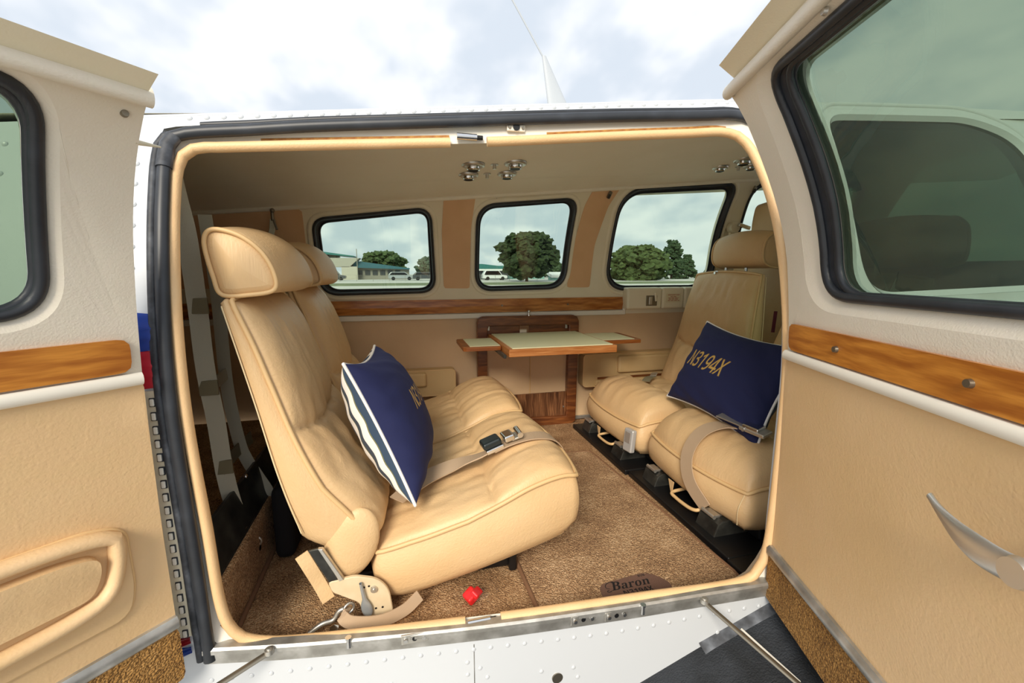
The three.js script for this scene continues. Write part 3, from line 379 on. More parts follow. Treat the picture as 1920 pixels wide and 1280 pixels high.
function makeSeat(name, label, o) { // faces local +x, width across z, base on the floor
  const t = thing(name, label, 'seat', [0, 0, 0], o.group);
  // seat cushion: main pad and front bolster with a crease between
  const C = boxed({ x0: o.cx0, x1: o.cx1, hw: () => o.hw, k: 0.34, rim: interp(o.rim), base: interp(o.base), bulge: o.bulge ?? 0.014, crown: (X, v, u) => {
    const c0 = (o.cx0 + o.crease) / 2, h0 = (o.crease - o.cx0) / 2, c1 = (o.crease + o.cx1) / 2, h1 = (o.cx1 - o.crease) / 2, e = edge4(v), main = X < o.crease;
    const gather = main ? 0.0032 * Math.sin(v * 23 + 5 * fbm(X * 9, v * 3, 0, 77, 2)) * sstep(o.crease - 0.10, o.crease - 0.005, X) * (1 - v * v) : 0.0014 * Math.sin(v * 18 + 4 * fbm(X * 8, v * 4, 0, 78, 2)) * (1 - v * v);
    const body = main ? o.mainCrown * Math.pow(puff(c0, h0, X), 0.5) : o.bolCrown * Math.pow(puff(c1, h1, X), 0.6);
    return e * edge4(u, 10) * (0.004 + body + gather + 0.010 * wrinkle(X, v * 0.24, o.seed) * edge4(u, 4)); } });
  const cu = mesh('seat_cushion', C.geo, M.leather, t);
  mesh('piping', sweep(C.ring, oval(0.0105, 0.0105, 8), V3(0, 1, 0), true, 2), M.piping, cu);
  // backrest
  const ca = Math.cos(o.recline), sa = Math.sin(o.recline), m = new THREE.Matrix4().set(-sa, ca, 0, o.back[0], ca, sa, 0, o.back[1], 0, 0, -1, 0, 0, 0, 0, 1), K = o.blen;
  const B = boxed({ x0: -0.085, x1: K, hw: interp([[-0.09, o.hw - 0.012], [0.1, o.hw - 0.006], [K * 0.6, o.hw - 0.03], [K, o.topHw]]), k: 0.16, rim: interp(o.backRim), base: interp([[-0.09, 0.09], [-0.05, 0.045], [0, 0.0], [K, 0]]), bulge: 0.01, nu: 90, nv: 64, crown: (X, v, u) => {
    const sm = K * 0.45 - 0.035 * (1 - v * v), up = X > sm, c0 = (-0.085 + sm) / 2, h0 = (sm + 0.085) / 2, c1 = (sm + K) / 2, h1 = (K - sm) / 2, e = edge4(v, 5);
    const g = up ? 0.0034 * Math.sin(v * 14 + 7 * fbm(X * 6, v * 2, 0, 81, 2)) * (1 - sstep(sm, sm + 0.12, X)) : 0.0058 * Math.sin(v * 12 + 7 * fbm(X * 5, v * 2, 0, 82, 2)) * sstep(-0.03, sm - 0.02, X);
    const body = up ? 0.036 * Math.pow(puff(c1, h1, X), 0.55) : 0.046 * Math.pow(puff(c0, h0, X), 0.6);
    return e * edge4(u, 12) * (0.005 + body + g * (1 - v * v) + 0.009 * wrinkle(X, v * 0.22, o.seed + 3) * edge4(u, 4)); } });
  const bk = mesh('backrest', B.geo.applyMatrix4(m), M.leather, t);
  mesh('piping', sweep(B.ring.map((p) => p.clone().applyMatrix4(m)), oval(0.0105, 0.0105, 8), V3(ca, sa, 0), true, 2), M.piping, bk);
  for (const s of [-1, 1]) mesh('stitching', sweep(spaced([[K * 0.97, 0.006], [K * 0.6, 0.007], [K * 0.3, 0.007], [0.02, 0.009]].map(([X, Y]) => V3(X, Y, s * (interp([[-0.09, o.hw - 0.012], [0.1, o.hw - 0.006], [K * 0.6, o.hw - 0.03], [K, o.topHw]])(X) * Math.sqrt(1 - 0.08 * ((X - K / 2) / (K / 2)) ** 2) + 0.006)).applyMatrix4(m)), 60), oval(0.003, 0.003, 6), V3(0, 0, 1)), M.thread, bk);
  // headrest
  const H = loft(o.head, o.headHw, 0.016, (tt, p, g) => (0.022 * (1 - tt * tt) * clamp(0.35 + 0.65 * (g[0] * 0.8 + g[1] * 0.5))), 120, 40);
  const hd = mesh('headrest', H.geo, M.leather, t); hd.position.z = o.headZ ?? 0;
  for (const s of [-1, 1]) mesh('piping', sweep(H.pipe(s), oval(0.009, 0.009, 8), V3(0, 0, 1), true, 2), M.piping, hd);
  if (o.posts) for (const s of [-0.06, 0.06]) mesh('headrest_post', cyl(0.006, 0.006, 0.09, [o.posts[0], o.posts[1], s], 'y', 12), M.chrome, t);
  return t;
}
const common = { hw: 0.24, seed: 301 };
const LS = { ...common, cx0: -0.095, cx1: 0.42, crease: 0.195, rim: [[-0.1, 0.135], [0.0, 0.16], [0.13, 0.197], [0.2, 0.226], [0.28, 0.258], [0.36, 0.272], [0.42, 0.262]], base: [[-0.1, 0.055], [-0.05, 0.014], [0.09, 0.042], [0.23, 0.075], [0.37, 0.105], [0.42, 0.135]], mainCrown: 0.026, bolCrown: 0.036,
  back: [-0.226, 0.196], recline: 0.2315, blen: 0.525, topHw: 0.2, backRim: [[-0.09, 0.10], [-0.05, 0.132], [0.034, 0.106], [0.104, 0.076], [0.22, 0.054], [0.33, 0.043], [0.42, 0.035], [0.525, 0.022]],
  head: [[-0.362, 0.815], [-0.345, 0.84], [-0.30, 0.83], [-0.262, 0.798], [-0.242, 0.755], [-0.245, 0.722], [-0.29, 0.712], [-0.34, 0.713], [-0.353, 0.75]], headHw: 0.185 };
{ // near seat of the aft pair
  const s = makeSeat('cabin_seat', 'aft cabin seat nearest the door, striped navy pillow leaning on it', { ...LS, group: 'aft pair of tan leather seats' }); s.position.set(0, 0, -1.155);
  const z = 0.245, ex = (pts, d, z0) => { const g = new THREE.ExtrudeGeometry(shapeOf(pts), { depth: d, bevelEnabled: true, bevelSize: 0.0015, bevelThickness: 0.0015, bevelSegments: 1 }); g.translate(0, 0, z0); return boxUV(g); };
  const br = mesh('hinge_bracket', ex(loopOf([[-0.172, 0.108, 0.006], [-0.118, 0.112, 0.01], [-0.075, 0.098, 0.02], [-0.052, 0.07, 0.02], [-0.045, 0.012, 0.006], [-0.105, 0.012, 0.01], [-0.112, 0.05, 0.01], [-0.165, 0.085, 0.006]], 0, 80), 0.006, z), M.bracket, s);
  mesh('bolt', join(cyl(0.0085, 0.007, 0.006, [-0.082, 0.077, z + 0.009], 'z', 16), cyl(0.003, 0.003, 0.003, [-0.082, 0.077, z + 0.013], 'z', 6)), M.steel, br);
  for (const [x, y] of [[-0.102, 0.085], [-0.092, 0.086], [-0.08, 0.03], [-0.066, 0.03]]) mesh('hole', cyl(0.0022, 0.0022, 0.001, [x, y, z + 0.0085], 'z', 8), M.black, br);
  mesh('side_plate', ex([[-0.206, 0.185], [-0.186, 0.187], [-0.15, 0.11], [-0.17, 0.106]], 0.004, z + 0.0), M.blackMetal, br);
  mesh('plate_edge', ex([[-0.186, 0.188], [-0.180, 0.187], [-0.143, 0.112], [-0.15, 0.11]], 0.008, z), M.steel, br);
  mesh('loose_flap', sweep(spaced([[-0.222, 0.178, z], [-0.208, 0.15, z + 0.004], [-0.192, 0.11, z + 0.003], [-0.175, 0.068, z + 0.006]], 16), [[-0.013, -0.002], [0.013, -0.002], [0.013, 0.002], [-0.013, 0.002]], (tt) => V3(0.3, 0.1, 1)), M.leather, s);
  const lv = gridGeo(20, 12, (u, v) => { const a = v * 6.2832, w = u < 0.5 ? lerp(0.003, 0.0045, u * 2) : lerp(0.0045, 0.0115, Math.sin(Math.PI * clamp((u - 0.5) * 1.6))), y = lerp(0.1, 0.022, u); return [-0.108 + 0.012 * u + w * Math.cos(a), y, z + 0.014 + 0.004 * Math.sin(a)]; });
  mesh('recline_lever', lv, std({ color: 0xb7bfc4, roughness: 0.35, metalness: 0.6 }), s);
  mesh('lower_roll', (() => { const g = new THREE.SphereGeometry(1, 28, 20); g.scale(0.055, 0.085, 0.022); g.rotateZ(-0.35); g.translate(-0.125, 0.172, 0.222); return boxUV(g); })(), M.leather, s);
  mesh('base_frame', join(rbox(0.4, 0.05, 0.36, 0.01, [0.06, 0.03, -0.02]), rbox(0.02, 0.06, 0.4, 0.006, [0.25, 0.035, -0.02])), M.black, s);
}
{ const s = makeSeat('cabin_seat', 'aft cabin seat beside the window wall, behind the striped pillow', { ...LS, seed: 355, group: 'aft pair of tan leather seats' }); s.position.set(0, 0, -1.665); mesh('base_frame', rbox(0.4, 0.05, 0.36, 0.01, [0.06, 0.03, 0]), M.black, s); }
const RS = { ...common, cx0: -0.12, cx1: 0.395, crease: 0.165, hw: 0.25, rim: [[-0.12, 0.19], [0.1, 0.2], [0.25, 0.2], [0.34, 0.185], [0.395, 0.168]], base: [[-0.12, 0.07], [0.3, 0.055], [0.395, 0.062]], mainCrown: 0.05, bolCrown: 0.082, bulge: 0.02,
  back: [-0.13, 0.175], recline: 0.087, blen: 0.58, topHw: 0.2, backRim: [[-0.09, 0.085], [-0.05, 0.12], [0.034, 0.108], [0.12, 0.088], [0.25, 0.062], [0.4, 0.046], [0.58, 0.024]],
  head: [[-0.292, 0.785], [-0.305, 0.83], [-0.288, 0.89], [-0.23, 0.915], [-0.18, 0.892], [-0.162, 0.84], [-0.175, 0.79], [-0.23, 0.772]], headHw: 0.15, headZ: -0.035, posts: [-0.2, 0.775] };
function seatBase(s, label) { // black track plate, two angled feet, silver track ends, cream lift loop
  mesh('track_plate', rbox(0.44, 0.02, 0.52, 0.004, [0.225, 0.012, 0]), M.black, s);
  mesh('under_frame', rbox(0.38, 0.05, 0.44, 0.008, [0.12, 0.045, 0]), M.black, s);
  for (const z of [-0.17, 0.13]) { const f = mesh('foot', (() => { const g = new THREE.ExtrudeGeometry(shapeOf([[0.2, 0.0], [0.425, 0.0], [0.405, 0.055], [0.39, 0.062], [0.2, 0.062]]), { depth: 0.075, bevelEnabled: true, bevelSize: 0.003, bevelThickness: 0.003, bevelSegments: 2 }); g.translate(0, 0, z); return boxUV(g); })(), M.blackMetal, s);
    mesh('track_fitting', join(rbox(0.022, 0.009, 0.045, 0.003, [0.395, 0.069, z + 0.04]), cyl(0.006, 0.006, 0.05, [0.407, 0.069, z + 0.04], 'z', 12), rbox(0.04, 0.004, 0.03, 0.001, [0.375, 0.066, z + 0.04])), M.steel, f); }
  mesh('lift_loop', tube([[0.36, 0.058, -0.085], [0.4, 0.054, -0.085], [0.412, 0.05, -0.078], [0.417, 0.046, -0.05], [0.417, 0.044, 0.01], [0.41, 0.046, 0.04], [0.36, 0.05, 0.045]], 0.0055, false, 50, 10), M.piping, s);
  { const g = new THREE.ExtrudeGeometry(shapeOf([[-0.014, 0.03], [0.016, 0.03], [0.006, -0.02]]), { depth: 0.002, bevelEnabled: false }); g.rotateY(Math.PI / 2); g.translate(0.405, 0.05, 0.055); mesh('fabric_tab', boxUV(g), M.leather, s); }
}
{ const s = makeSeat('cabin_seat', 'forward cabin seat beside the window wall, empty, with a maroon tag on its side', { ...RS, group: 'rear-facing pair of tan leather seats', seed: 411 }); s.position.set(1.235, 0, -1.652); s.rotation.y = Math.PI; seatBase(s);
  mesh('maroon_tag', rbox(0.016, 0.085, 0.003, 0.001, [-0.205, 0.56, -0.226], [0, 0.0, 0.06]), std({ map: canvasTex(64, 256, (c, w, h) => { c.fillStyle = '#5d1424'; c.fillRect(0, 0, w, h); c.strokeStyle = '#c9a0a0'; c.lineWidth = 3; c.strokeRect(6, 8, w - 12, h - 16); c.fillStyle = '#c98a90'; for (let i = 0; i < 7; i++) c.fillRect(16 + (i % 2) * 6, 26 + i * 30, 26, 14); }), roughness: 0.6 }), s);
  mesh('belt_guide', join(rbox(0.03, 0.008, 0.02, 0.002, [-0.165, 0.757, 0.06]), cyl(0.006, 0.006, 0.03, [-0.155, 0.752, 0.06], 'x', 12)), M.chrome, s);
}
{ const s = makeSeat('cabin_seat', 'forward cabin seat nearest the door, under the navy pillow', { ...RS, recline: 0.2, head: RS.head.map(([x, y]) => [x - 0.07, y]), group: 'rear-facing pair of tan leather seats', seed: 433 }); s.position.set(1.245, 0, -1.125); s.rotation.y = Math.PI; seatBase(s);
  mesh('track_plate', rbox(0.44, 0.02, 0.09, 0.004, [0.23, 0.012, -0.305]), M.black, s);
  for (const d of [0, 0.008]) mesh('boxing_seam', sweep(spaced([[0.372 - d, 0.175, -0.222 - d * 0.6], [0.392 - d, 0.13, -0.222 - d * 0.6], [0.385 - d, 0.08, -0.215 - d * 0.6]], 12), oval(0.003, 0.003, 6), V3(1, 0, -1)), M.thread, s); }
{ // pilot seat further forward: only the back of its headrest shows
  const o = thing('pilot_seat', 'cockpit seat whose headrest rises behind the forward cabin seats', 'seat', [1.70, 0, -1.74]);
  const H = loft([[-0.035, 0.93], [-0.03, 1.05], [0.0, 1.075], [0.04, 1.06], [0.055, 0.98], [0.04, 0.925]], 0.10, 0.02, (tt) => 0.008 * (1 - tt * tt)); mesh('headrest', H.geo, M.leather, o);
  const Bk = loft([[-0.04, 0.25], [-0.05, 0.6], [-0.03, 0.9], [0.03, 0.91], [0.06, 0.6], [0.09, 0.25]], 0.2, 0.03, (tt) => 0.01 * (1 - tt * tt)); mesh('backrest', Bk.geo, M.leather, o); mesh('base_frame', rbox(0.4, 0.24, 0.4, 0.01, [0.15, 0.12, 0]), M.black, o);
}
// ------------------------------------------------------------------ pillows
function makePillow(w, h, th, frontMat, backMat, name, label) {
  const o = thing(name, label, 'pillow');
  const f = (s) => (a, b) => { const u = -Math.cos(a * Math.PI), v = -Math.cos(b * Math.PI), x = w / 2 * u * (1 - 0.10 * (1 - v * v) * u * u), y = h / 2 * v * (1 - 0.14 * (1 - u * u) * v * v), e = Math.pow(Math.max(0, (1 - u * u) * (1 - v * v)), 0.42); const wr = 0.0065 * Math.sin(9 * u + 16 * v + 6 * fbm(u * 2 + 4, v * 2, 0, 91, 2)) * Math.pow(Math.max(Math.abs(u), Math.abs(v)), 3) + 0.004 * (fbm(u * 5 + 3, v * 5, 0, 95, 3) - 0.5); return [x, y, s * (th * e + wr * e)]; };
  mesh('front_cover', gridGeo(64, 64, f(1), (a, b) => [0.5 - 0.5 * Math.cos(a * Math.PI), 0.5 - 0.5 * Math.cos(b * Math.PI)]), frontMat, o); mesh('back_cover', gridGeo(64, 64, f(-1), (a, b) => [a, b]), backMat, o);
  const ring = []; for (let i = 0; i < 160; i++) { const s = Math.floor(i / 40), t = (i % 40) / 40; ring.push(V3(...f(1)(...(s === 0 ? [t, 0] : s === 1 ? [1, t] : s === 2 ? [1 - t, 1] : [0, 1 - t])))); }
  mesh('piping', sweep(ring, oval(0.008, 0.008, 8), V3(0, 0, 1), true, 2), M.pillowCord, o); return o;
}
const navyWith = (draw) => phy({ map: canvasTex(1024, 768, (c, w, h) => { c.fillStyle = '#161d49'; c.fillRect(0, 0, w, h); const r = rng(5); for (let i = 0; i < 2600; i++) { c.fillStyle = r() > 0.5 ? 'rgba(40,50,110,0.16)' : 'rgba(6,8,30,0.16)'; c.fillRect(r() * w, r() * h, 2 + r() * 10, 1.5); } draw(c, w, h); }), roughness: 0.85, sheen: 0.25, sheenColor: new THREE.Color(0x2c3c80) });
const letters = (c, x, y, size, sx) => { c.save(); c.translate(x, y); c.transform(sx, 0, -0.26, 1, 0, 0); c.font = size + 'px sans-serif'; c.lineJoin = 'round'; c.lineWidth = size * 0.035; c.strokeStyle = '#b08d45'; c.fillStyle = '#cfae63'; c.fillText('N3194X', 0, 0); c.strokeText('N3194X', 0, 0); c.restore(); };
const stripes = std({ map: canvasTex(1024, 256, (c, w, h) => { const col = ['#33455a', '#77764e', '#ece6de', '#3c4450', '#77764e', '#ece6de', '#3c4450'], wd = [62, 10, 70, 46, 8, 70, 60]; let x = 0, i = 0; while (x < w) { c.fillStyle = col[i % 7]; c.fillRect(x, 0, wd[i % 7], h); x += wd[i % 7]; i++; } }), roughness: 0.85 });
const basis = (o, X, Y, pos) => { const x = V3(...X).normalize(), y = V3(...Y); y.addScaledVector(x, -y.dot(x)).normalize(); const z = x.clone().cross(y); o.quaternion.setFromRotationMatrix(new THREE.Matrix4().makeBasis(x, y, z)); o.position.set(...pos); };
{ const p = makePillow(0.37, 0.36, 0.085, navyWith((c, w, h) => letters(c, w * 0.30, h * 0.5, 150, 0.8)), stripes, 'pillow', 'square navy pillow with striped back and gold number, on the aft seat'); basis(p, [0.12, -0.06, -1], [-0.40, 0.92, 0], [-0.035, 0.385, -1.155]); }
{ const p = makePillow(0.45, 0.315, 0.065, navyWith((c, w, h) => letters(c, w * 0.13, h * 0.55, 190, 0.68)), stripes, 'pillow', 'oblong navy pillow reading N3194X in gold, on the forward seat'); basis(p, [-0.02, -0.06, 1], [0.44, 0.9, 0], [1.035, 0.418, -1.185]); }

// ------------------------------------------------------------------ belts
const beltN = (s, a, b) => (t) => V3(...a).lerp(V3(...b), t);
{ const b = thing('lap_belt', 'tan lap belt with black buckle lying across the aft seat cushion', 'seat belt');
  const P = [[-0.03, 0.215, -1.02], [0.04, 0.232, -1.08], [0.12, 0.252, -1.10], [0.19, 0.278, -1.085], [0.26, 0.305, -1.085], [0.33, 0.316, -1.09], [0.39, 0.302, -1.105], [0.425, 0.262, -1.12], [0.438, 0.2, -1.135], [0.428, 0.14, -1.145]];
  mesh('webbing', sweep(spaced(P, 80), flat(0.046, 0.003), (t) => t < 0.45 ? V3(0, 1, 0.35 * Math.sin(t * 9)) : V3(Math.max(0, t - 0.55) * 4, 1, 0)), M.belt, b);
  const bu = mesh('buckle', rbox(0.052, 0.02, 0.046, 0.007, [0.215, 0.312, -1.085], [0, 0.1, 0.3]), std({ color: 0x1a2426, roughness: 0.35 }), b);
  mesh('buckle_body', join(rbox(0.05, 0.012, 0.05, 0.003, [0.222, 0.299, -1.083], [0, 0.1, 0.3]), rbox(0.03, 0.018, 0.045, 0.005, [0.262, 0.324, -1.086], [0, 0.1, 0.25]), cyl(0.008, 0.008, 0.05, [0.292, 0.332, -1.088], 'z', 14)), M.chrome, bu);
  mesh('tongue', rbox(0.03, 0.006, 0.042, 0.002, [0.285, 0.322, -1.088], [0, 0, 0.3]), M.steel, b);
}
{ const b = thing('anchor_belt', 'loose tan belt end looped at the foot of the aft seat', 'seat belt');
  mesh('webbing', sweep(spaced([[-0.135, 0.03, -0.9], [-0.145, 0.036, -0.885], [-0.125, 0.03, -0.872], [-0.07, 0.02, -0.874], [-0.02, 0.024, -0.888], [0.015, 0.04, -0.905]], 50), flat(0.026, 0.003), V3(0.1, 0.25, 1)), M.belt, b);
  mesh('clip', join(tube([[-0.215, 0.008, -0.89], [-0.19, 0.022, -0.893], [-0.168, 0.024, -0.897], [-0.155, 0.04, -0.9], [-0.14, 0.045, -0.9]], 0.005), new THREE.TorusGeometry(0.011, 0.003, 8, 18).rotateY(0.5).translate(-0.135, 0.043, -0.9)), M.steel, b);
  mesh('anchor_bolt', join(cyl(0.007, 0.007, 0.02, [-0.163, 0.012, -0.875], 'y', 12), cyl(0.01, 0.01, 0.005, [-0.163, 0.02, -0.875], 'y', 6)), M.chrome, b); }
{ const b = thing('lap_belt', 'tan lap belt with chrome buckle wrapped over the forward seat edge', 'seat belt');
  const P = [[1.03, 0.288, -1.0], [0.985, 0.298, -1.04], [0.94, 0.296, -1.08], [0.9, 0.282, -1.10], [0.868, 0.25, -1.112], [0.842, 0.205, -1.11], [0.827, 0.16, -1.09], [0.826, 0.12, -1.06], [0.842, 0.075, -1.015]];
  mesh('webbing', sweep(spaced(P, 80), flat(0.05, 0.003), (t) => V3(-Math.max(0, t - 0.25) * 3, 1 - t * 0.9, 0)), M.belt, b);
  const q = basis, bu = new THREE.Group(); bu.name = 'buckle'; b.add(bu); basis(bu, [0.3, -0.1, 1], [-0.1, 1, 0.1], [0.965, 0.312, -0.985]);
  mesh('plate', rbox(0.075, 0.012, 0.045, 0.004), M.steel, bu); mesh('cover', rbox(0.05, 0.012, 0.042, 0.005, [-0.005, 0.009, 0]), M.chrome, bu); mesh('rivet', cyl(0.006, 0.005, 0.005, [-0.022, 0.0, 0.024], 'z', 12), M.steel, bu); mesh('tongue', rbox(0.09, 0.004, 0.03, 0.001, [-0.07, 0.002, 0]), M.steel, bu); }
{ const b = thing('belt_buckle', 'silver buckle box with red-lettered panel between the forward seats', 'buckle', [0.822, 0.125, -1.425]); b.rotation.set(0, 0.15, -0.1);
  mesh('housing', rbox(0.022, 0.088, 0.05, 0.006), std({ color: 0xc9c8c6, roughness: 0.35, metalness: 0.35 }), b);
  mesh('release_panel', rbox(0.004, 0.04, 0.03, 0.001, [-0.011, 0.012, 0]), std({ map: canvasTex(128, 160, (c) => { c.fillStyle = '#8f857c'; c.fillRect(0, 0, 128, 160); c.fillStyle = '#9c2f2a'; c.fillRect(34, 34, 60, 34); c.fillRect(34, 84, 60, 40); c.fillStyle = '#d9c9bd'; c.fillRect(44, 46, 40, 8); c.fillRect(44, 98, 40, 8); }), roughness: 0.5 }), b); }
{ const b = thing('belt_end', 'dark belt tongue lying at the back of the far forward seat', 'seat belt'); mesh('webbing', sweep(spaced([[1.14, 0.268, -1.79], [1.1, 0.272, -1.76], [1.06, 0.268, -1.72]], 10), flat(0.035, 0.003), V3(0, 1, 0)), M.strapDark, b); mesh('tongue', rbox(0.04, 0.006, 0.03, 0.002, [1.15, 0.275, -1.8], [0, 0.8, 0.3]), M.steel, b); }
// cargo straps behind the aft seats
{ const st = (name, label, P, w, n = V3(0.3, 0, 1)) => { const o = thing(name, label, 'strap'); mesh('webbing', sweep(spaced(P, 60), flat(w, 0.003), n), M.strap, o); return o; };
  const a = st('cargo_strap', 'pale cargo strap running down behind the near aft seat', [[-0.43, 0.98, -1.03], [-0.428, 0.9, -1.05], [-0.43, 0.83, -1.078], [-0.43, 0.69, -1.09], [-0.43, 0.546, -1.094], [-0.427, 0.42, -1.11], [-0.424, 0.28, -1.12], [-0.412, 0.17, -1.13], [-0.388, 0.10, -1.135]], 0.036);
  const b = st('cargo_strap', 'pale cargo strap hanging slack beside the black beam', [[-0.47, 0.9, -1.29], [-0.465, 0.7, -1.3], [-0.465, 0.46, -1.3], [-0.45, 0.3, -1.3], [-0.435, 0.24, -1.3], [-0.405, 0.19, -1.285], [-0.382, 0.155, -1.27], [-0.384, 0.12, -1.275]], 0.03);
  for (const [o, p] of [[a, [-0.378, 0.088, -1.135]], [b, [-0.378, 0.108, -1.275]]]) { mesh('hook', join(new THREE.TorusGeometry(0.012, 0.003, 8, 18).translate(...p), cyl(0.006, 0.006, 0.02, [p[0] - 0.004, p[1] - 0.018, p[2]], 'x', 12), cyl(0.008, 0.008, 0.008, [p[0] + 0.004, p[1] - 0.018, p[2]], 'x', 12)), M.steel, o); }
  for (const [y, z, dx] of [[0.685, -1.09, 0], [0.50, -1.096, 0], [0.30, -1.118, 0.004]]) mesh('sewn_patch', rbox(0.038, 0.034, 0.006, 0.001, [-0.428 + dx, y, z + 0.001]), M.strapDark, a);
  const c1 = thing('cross_strap', 'dark cross strap joining the two cargo straps low down', 'strap'); mesh('webbing', sweep(spaced([[-0.426, 0.298, -1.12], [-0.44, 0.285, -1.2], [-0.45, 0.275, -1.3], [-0.45, 0.27, -1.4]], 20), flat(0.034, 0.003), V3(1, 0.1, 0)), M.strapDark, c1);
  const c2 = thing('cross_strap', 'short cross strap between the cargo straps at mid height', 'strap'); mesh('webbing', sweep(spaced([[-0.43, 0.498, -1.096], [-0.45, 0.49, -1.2], [-0.463, 0.488, -1.3]], 20), flat(0.03, 0.003), V3(1, 0.1, 0)), M.strap, c2);
  const c3 = thing('hook_strap', 'cargo strap clipped to the chrome hook on the tan insert', 'strap'); mesh('webbing', sweep(spaced([[-0.465, 0.955, -1.90], [-0.475, 0.9, -1.9], [-0.5, 0.84, -1.86], [-0.52, 0.8, -1.8], [-0.53, 0.74, -1.7]], 24), flat(0.022, 0.003), V3(1, 0, 1)), M.strap, c3);
  mesh('clip', join(cyl(0.006, 0.006, 0.03, [-0.464, 0.965, -1.895], 'y', 12), new THREE.SphereGeometry(0.009, 14, 10).translate(-0.464, 0.988, -1.9), rbox(0.008, 0.04, 0.006, 0.002, [-0.455, 0.935, -1.89], [0, 0, 0.25])), M.screw, c3);
}
{ const o = thing('spar_beam', 'black metal beam capping the carpet step behind the aft seats', 'beam'); mesh('top_plate', rbox(0.012, 0.10, 1.1, 0.003, [-0.402, 0.185, -1.42], [0, 0, 0.3]), M.blackMetal, o); mesh('lower_flange', rbox(0.035, 0.012, 1.1, 0.003, [-0.398, 0.137, -1.42]), M.blackMetal, o);
  for (const z of [-1.1, -1.28]) mesh('cup', cyl(0.02, 0.014, 0.012, [-0.39, 0.135, z], 'x', 18), M.screw, o); mesh('screw', new THREE.SphereGeometry(0.006, 10, 8).translate(-0.408, 0.235, -1.2), M.chrome, o); }
{ const o = thing('storage_pouch', 'black pouch standing on the carpet behind the aft seat', 'pouch'); mesh('body', rbox(0.05, 0.2, 0.3, 0.02, [-0.325, 0.102, -1.32]), std({ color: 0x0c0d12, roughness: 0.9 }), o); }

// ------------------------------------------------------------------ floor mat with badge
{ const o = thing('floor_mat', 'loose brown floor mat with a bound edge and name badge', 'mat'), L = loopOf([[0.272, 0.80, 0.02], [0.792, 0.80, 0.03], [0.748, 1.615, 0.02], [0.25, 1.66, 0.02]], 0, 120);
  const g = new THREE.ExtrudeGeometry(shapeOf(L), { depth: 0.012, bevelEnabled: false }); g.rotateX(-Math.PI / 2); mesh('pile', boxUV(g), M.mat, o);
  mesh('binding', sweep(L.map(([x, y]) => V3(x, 0.008, -y)), oval(0.011, 0.014, 8), V3(0, 1, 0), true, 2), M.matEdge, o);
  const badge = loopOf([[-0.088, -0.02, 0.03], [-0.07, -0.05, 0.03], [0.075, -0.05, 0.03], [0.095, -0.015, 0.03], [0.06, 0.034, 0.03], [-0.03, 0.026, 0.03], [-0.08, 0.02, 0.03]]);
  const bg = new THREE.ExtrudeGeometry(shapeOf(badge), { depth: 0.0025, bevelEnabled: false }), p = bg.attributes.position, uv = bg.attributes.uv; for (let i = 0; i < p.count; i++) uv.setXY(i, (p.getX(i) + 0.1) / 0.2, (p.getY(i) + 0.06) / 0.1); bg.rotateX(-Math.PI / 2);
  const m = mesh('badge', bg, std({ roughness: 0.75, map: canvasTex(1024, 512, (c, w, h) => { c.fillStyle = '#6d5144'; c.fillRect(0, 0, w, h); const r = rng(8); for (let i = 0; i < 5000; i++) { c.fillStyle = r() > 0.5 ? 'rgba(140,105,90,0.25)' : 'rgba(50,35,40,0.25)'; c.fillRect(r() * w, r() * h, 5, 5); }
    c.fillStyle = '#0f0d10'; c.save(); c.translate(215, 235); c.transform(1, 0, -0.35, 1, 0, 0); c.font = 'bold 190px serif'; c.fillText('B', 0, 0); c.font = 'bold 165px serif'; c.fillText('aron', 128, 0); c.restore();
    c.lineWidth = 9; c.strokeStyle = '#0f0d10'; c.beginPath(); c.moveTo(300, 95); c.bezierCurveTo(170, 75, 130, 195, 205, 195); c.moveTo(215, 235); c.bezierCurveTo(150, 275, 140, 215, 190, 220); c.stroke(); c.font = 'bold 50px sans-serif'; c.fillText('BUB', 650, 92); c.font = 'bold 110px sans-serif'; c.fillText('N3194X', 330, 345); }) }), o); m.position.set(0.514, 0.012, -0.846);
}
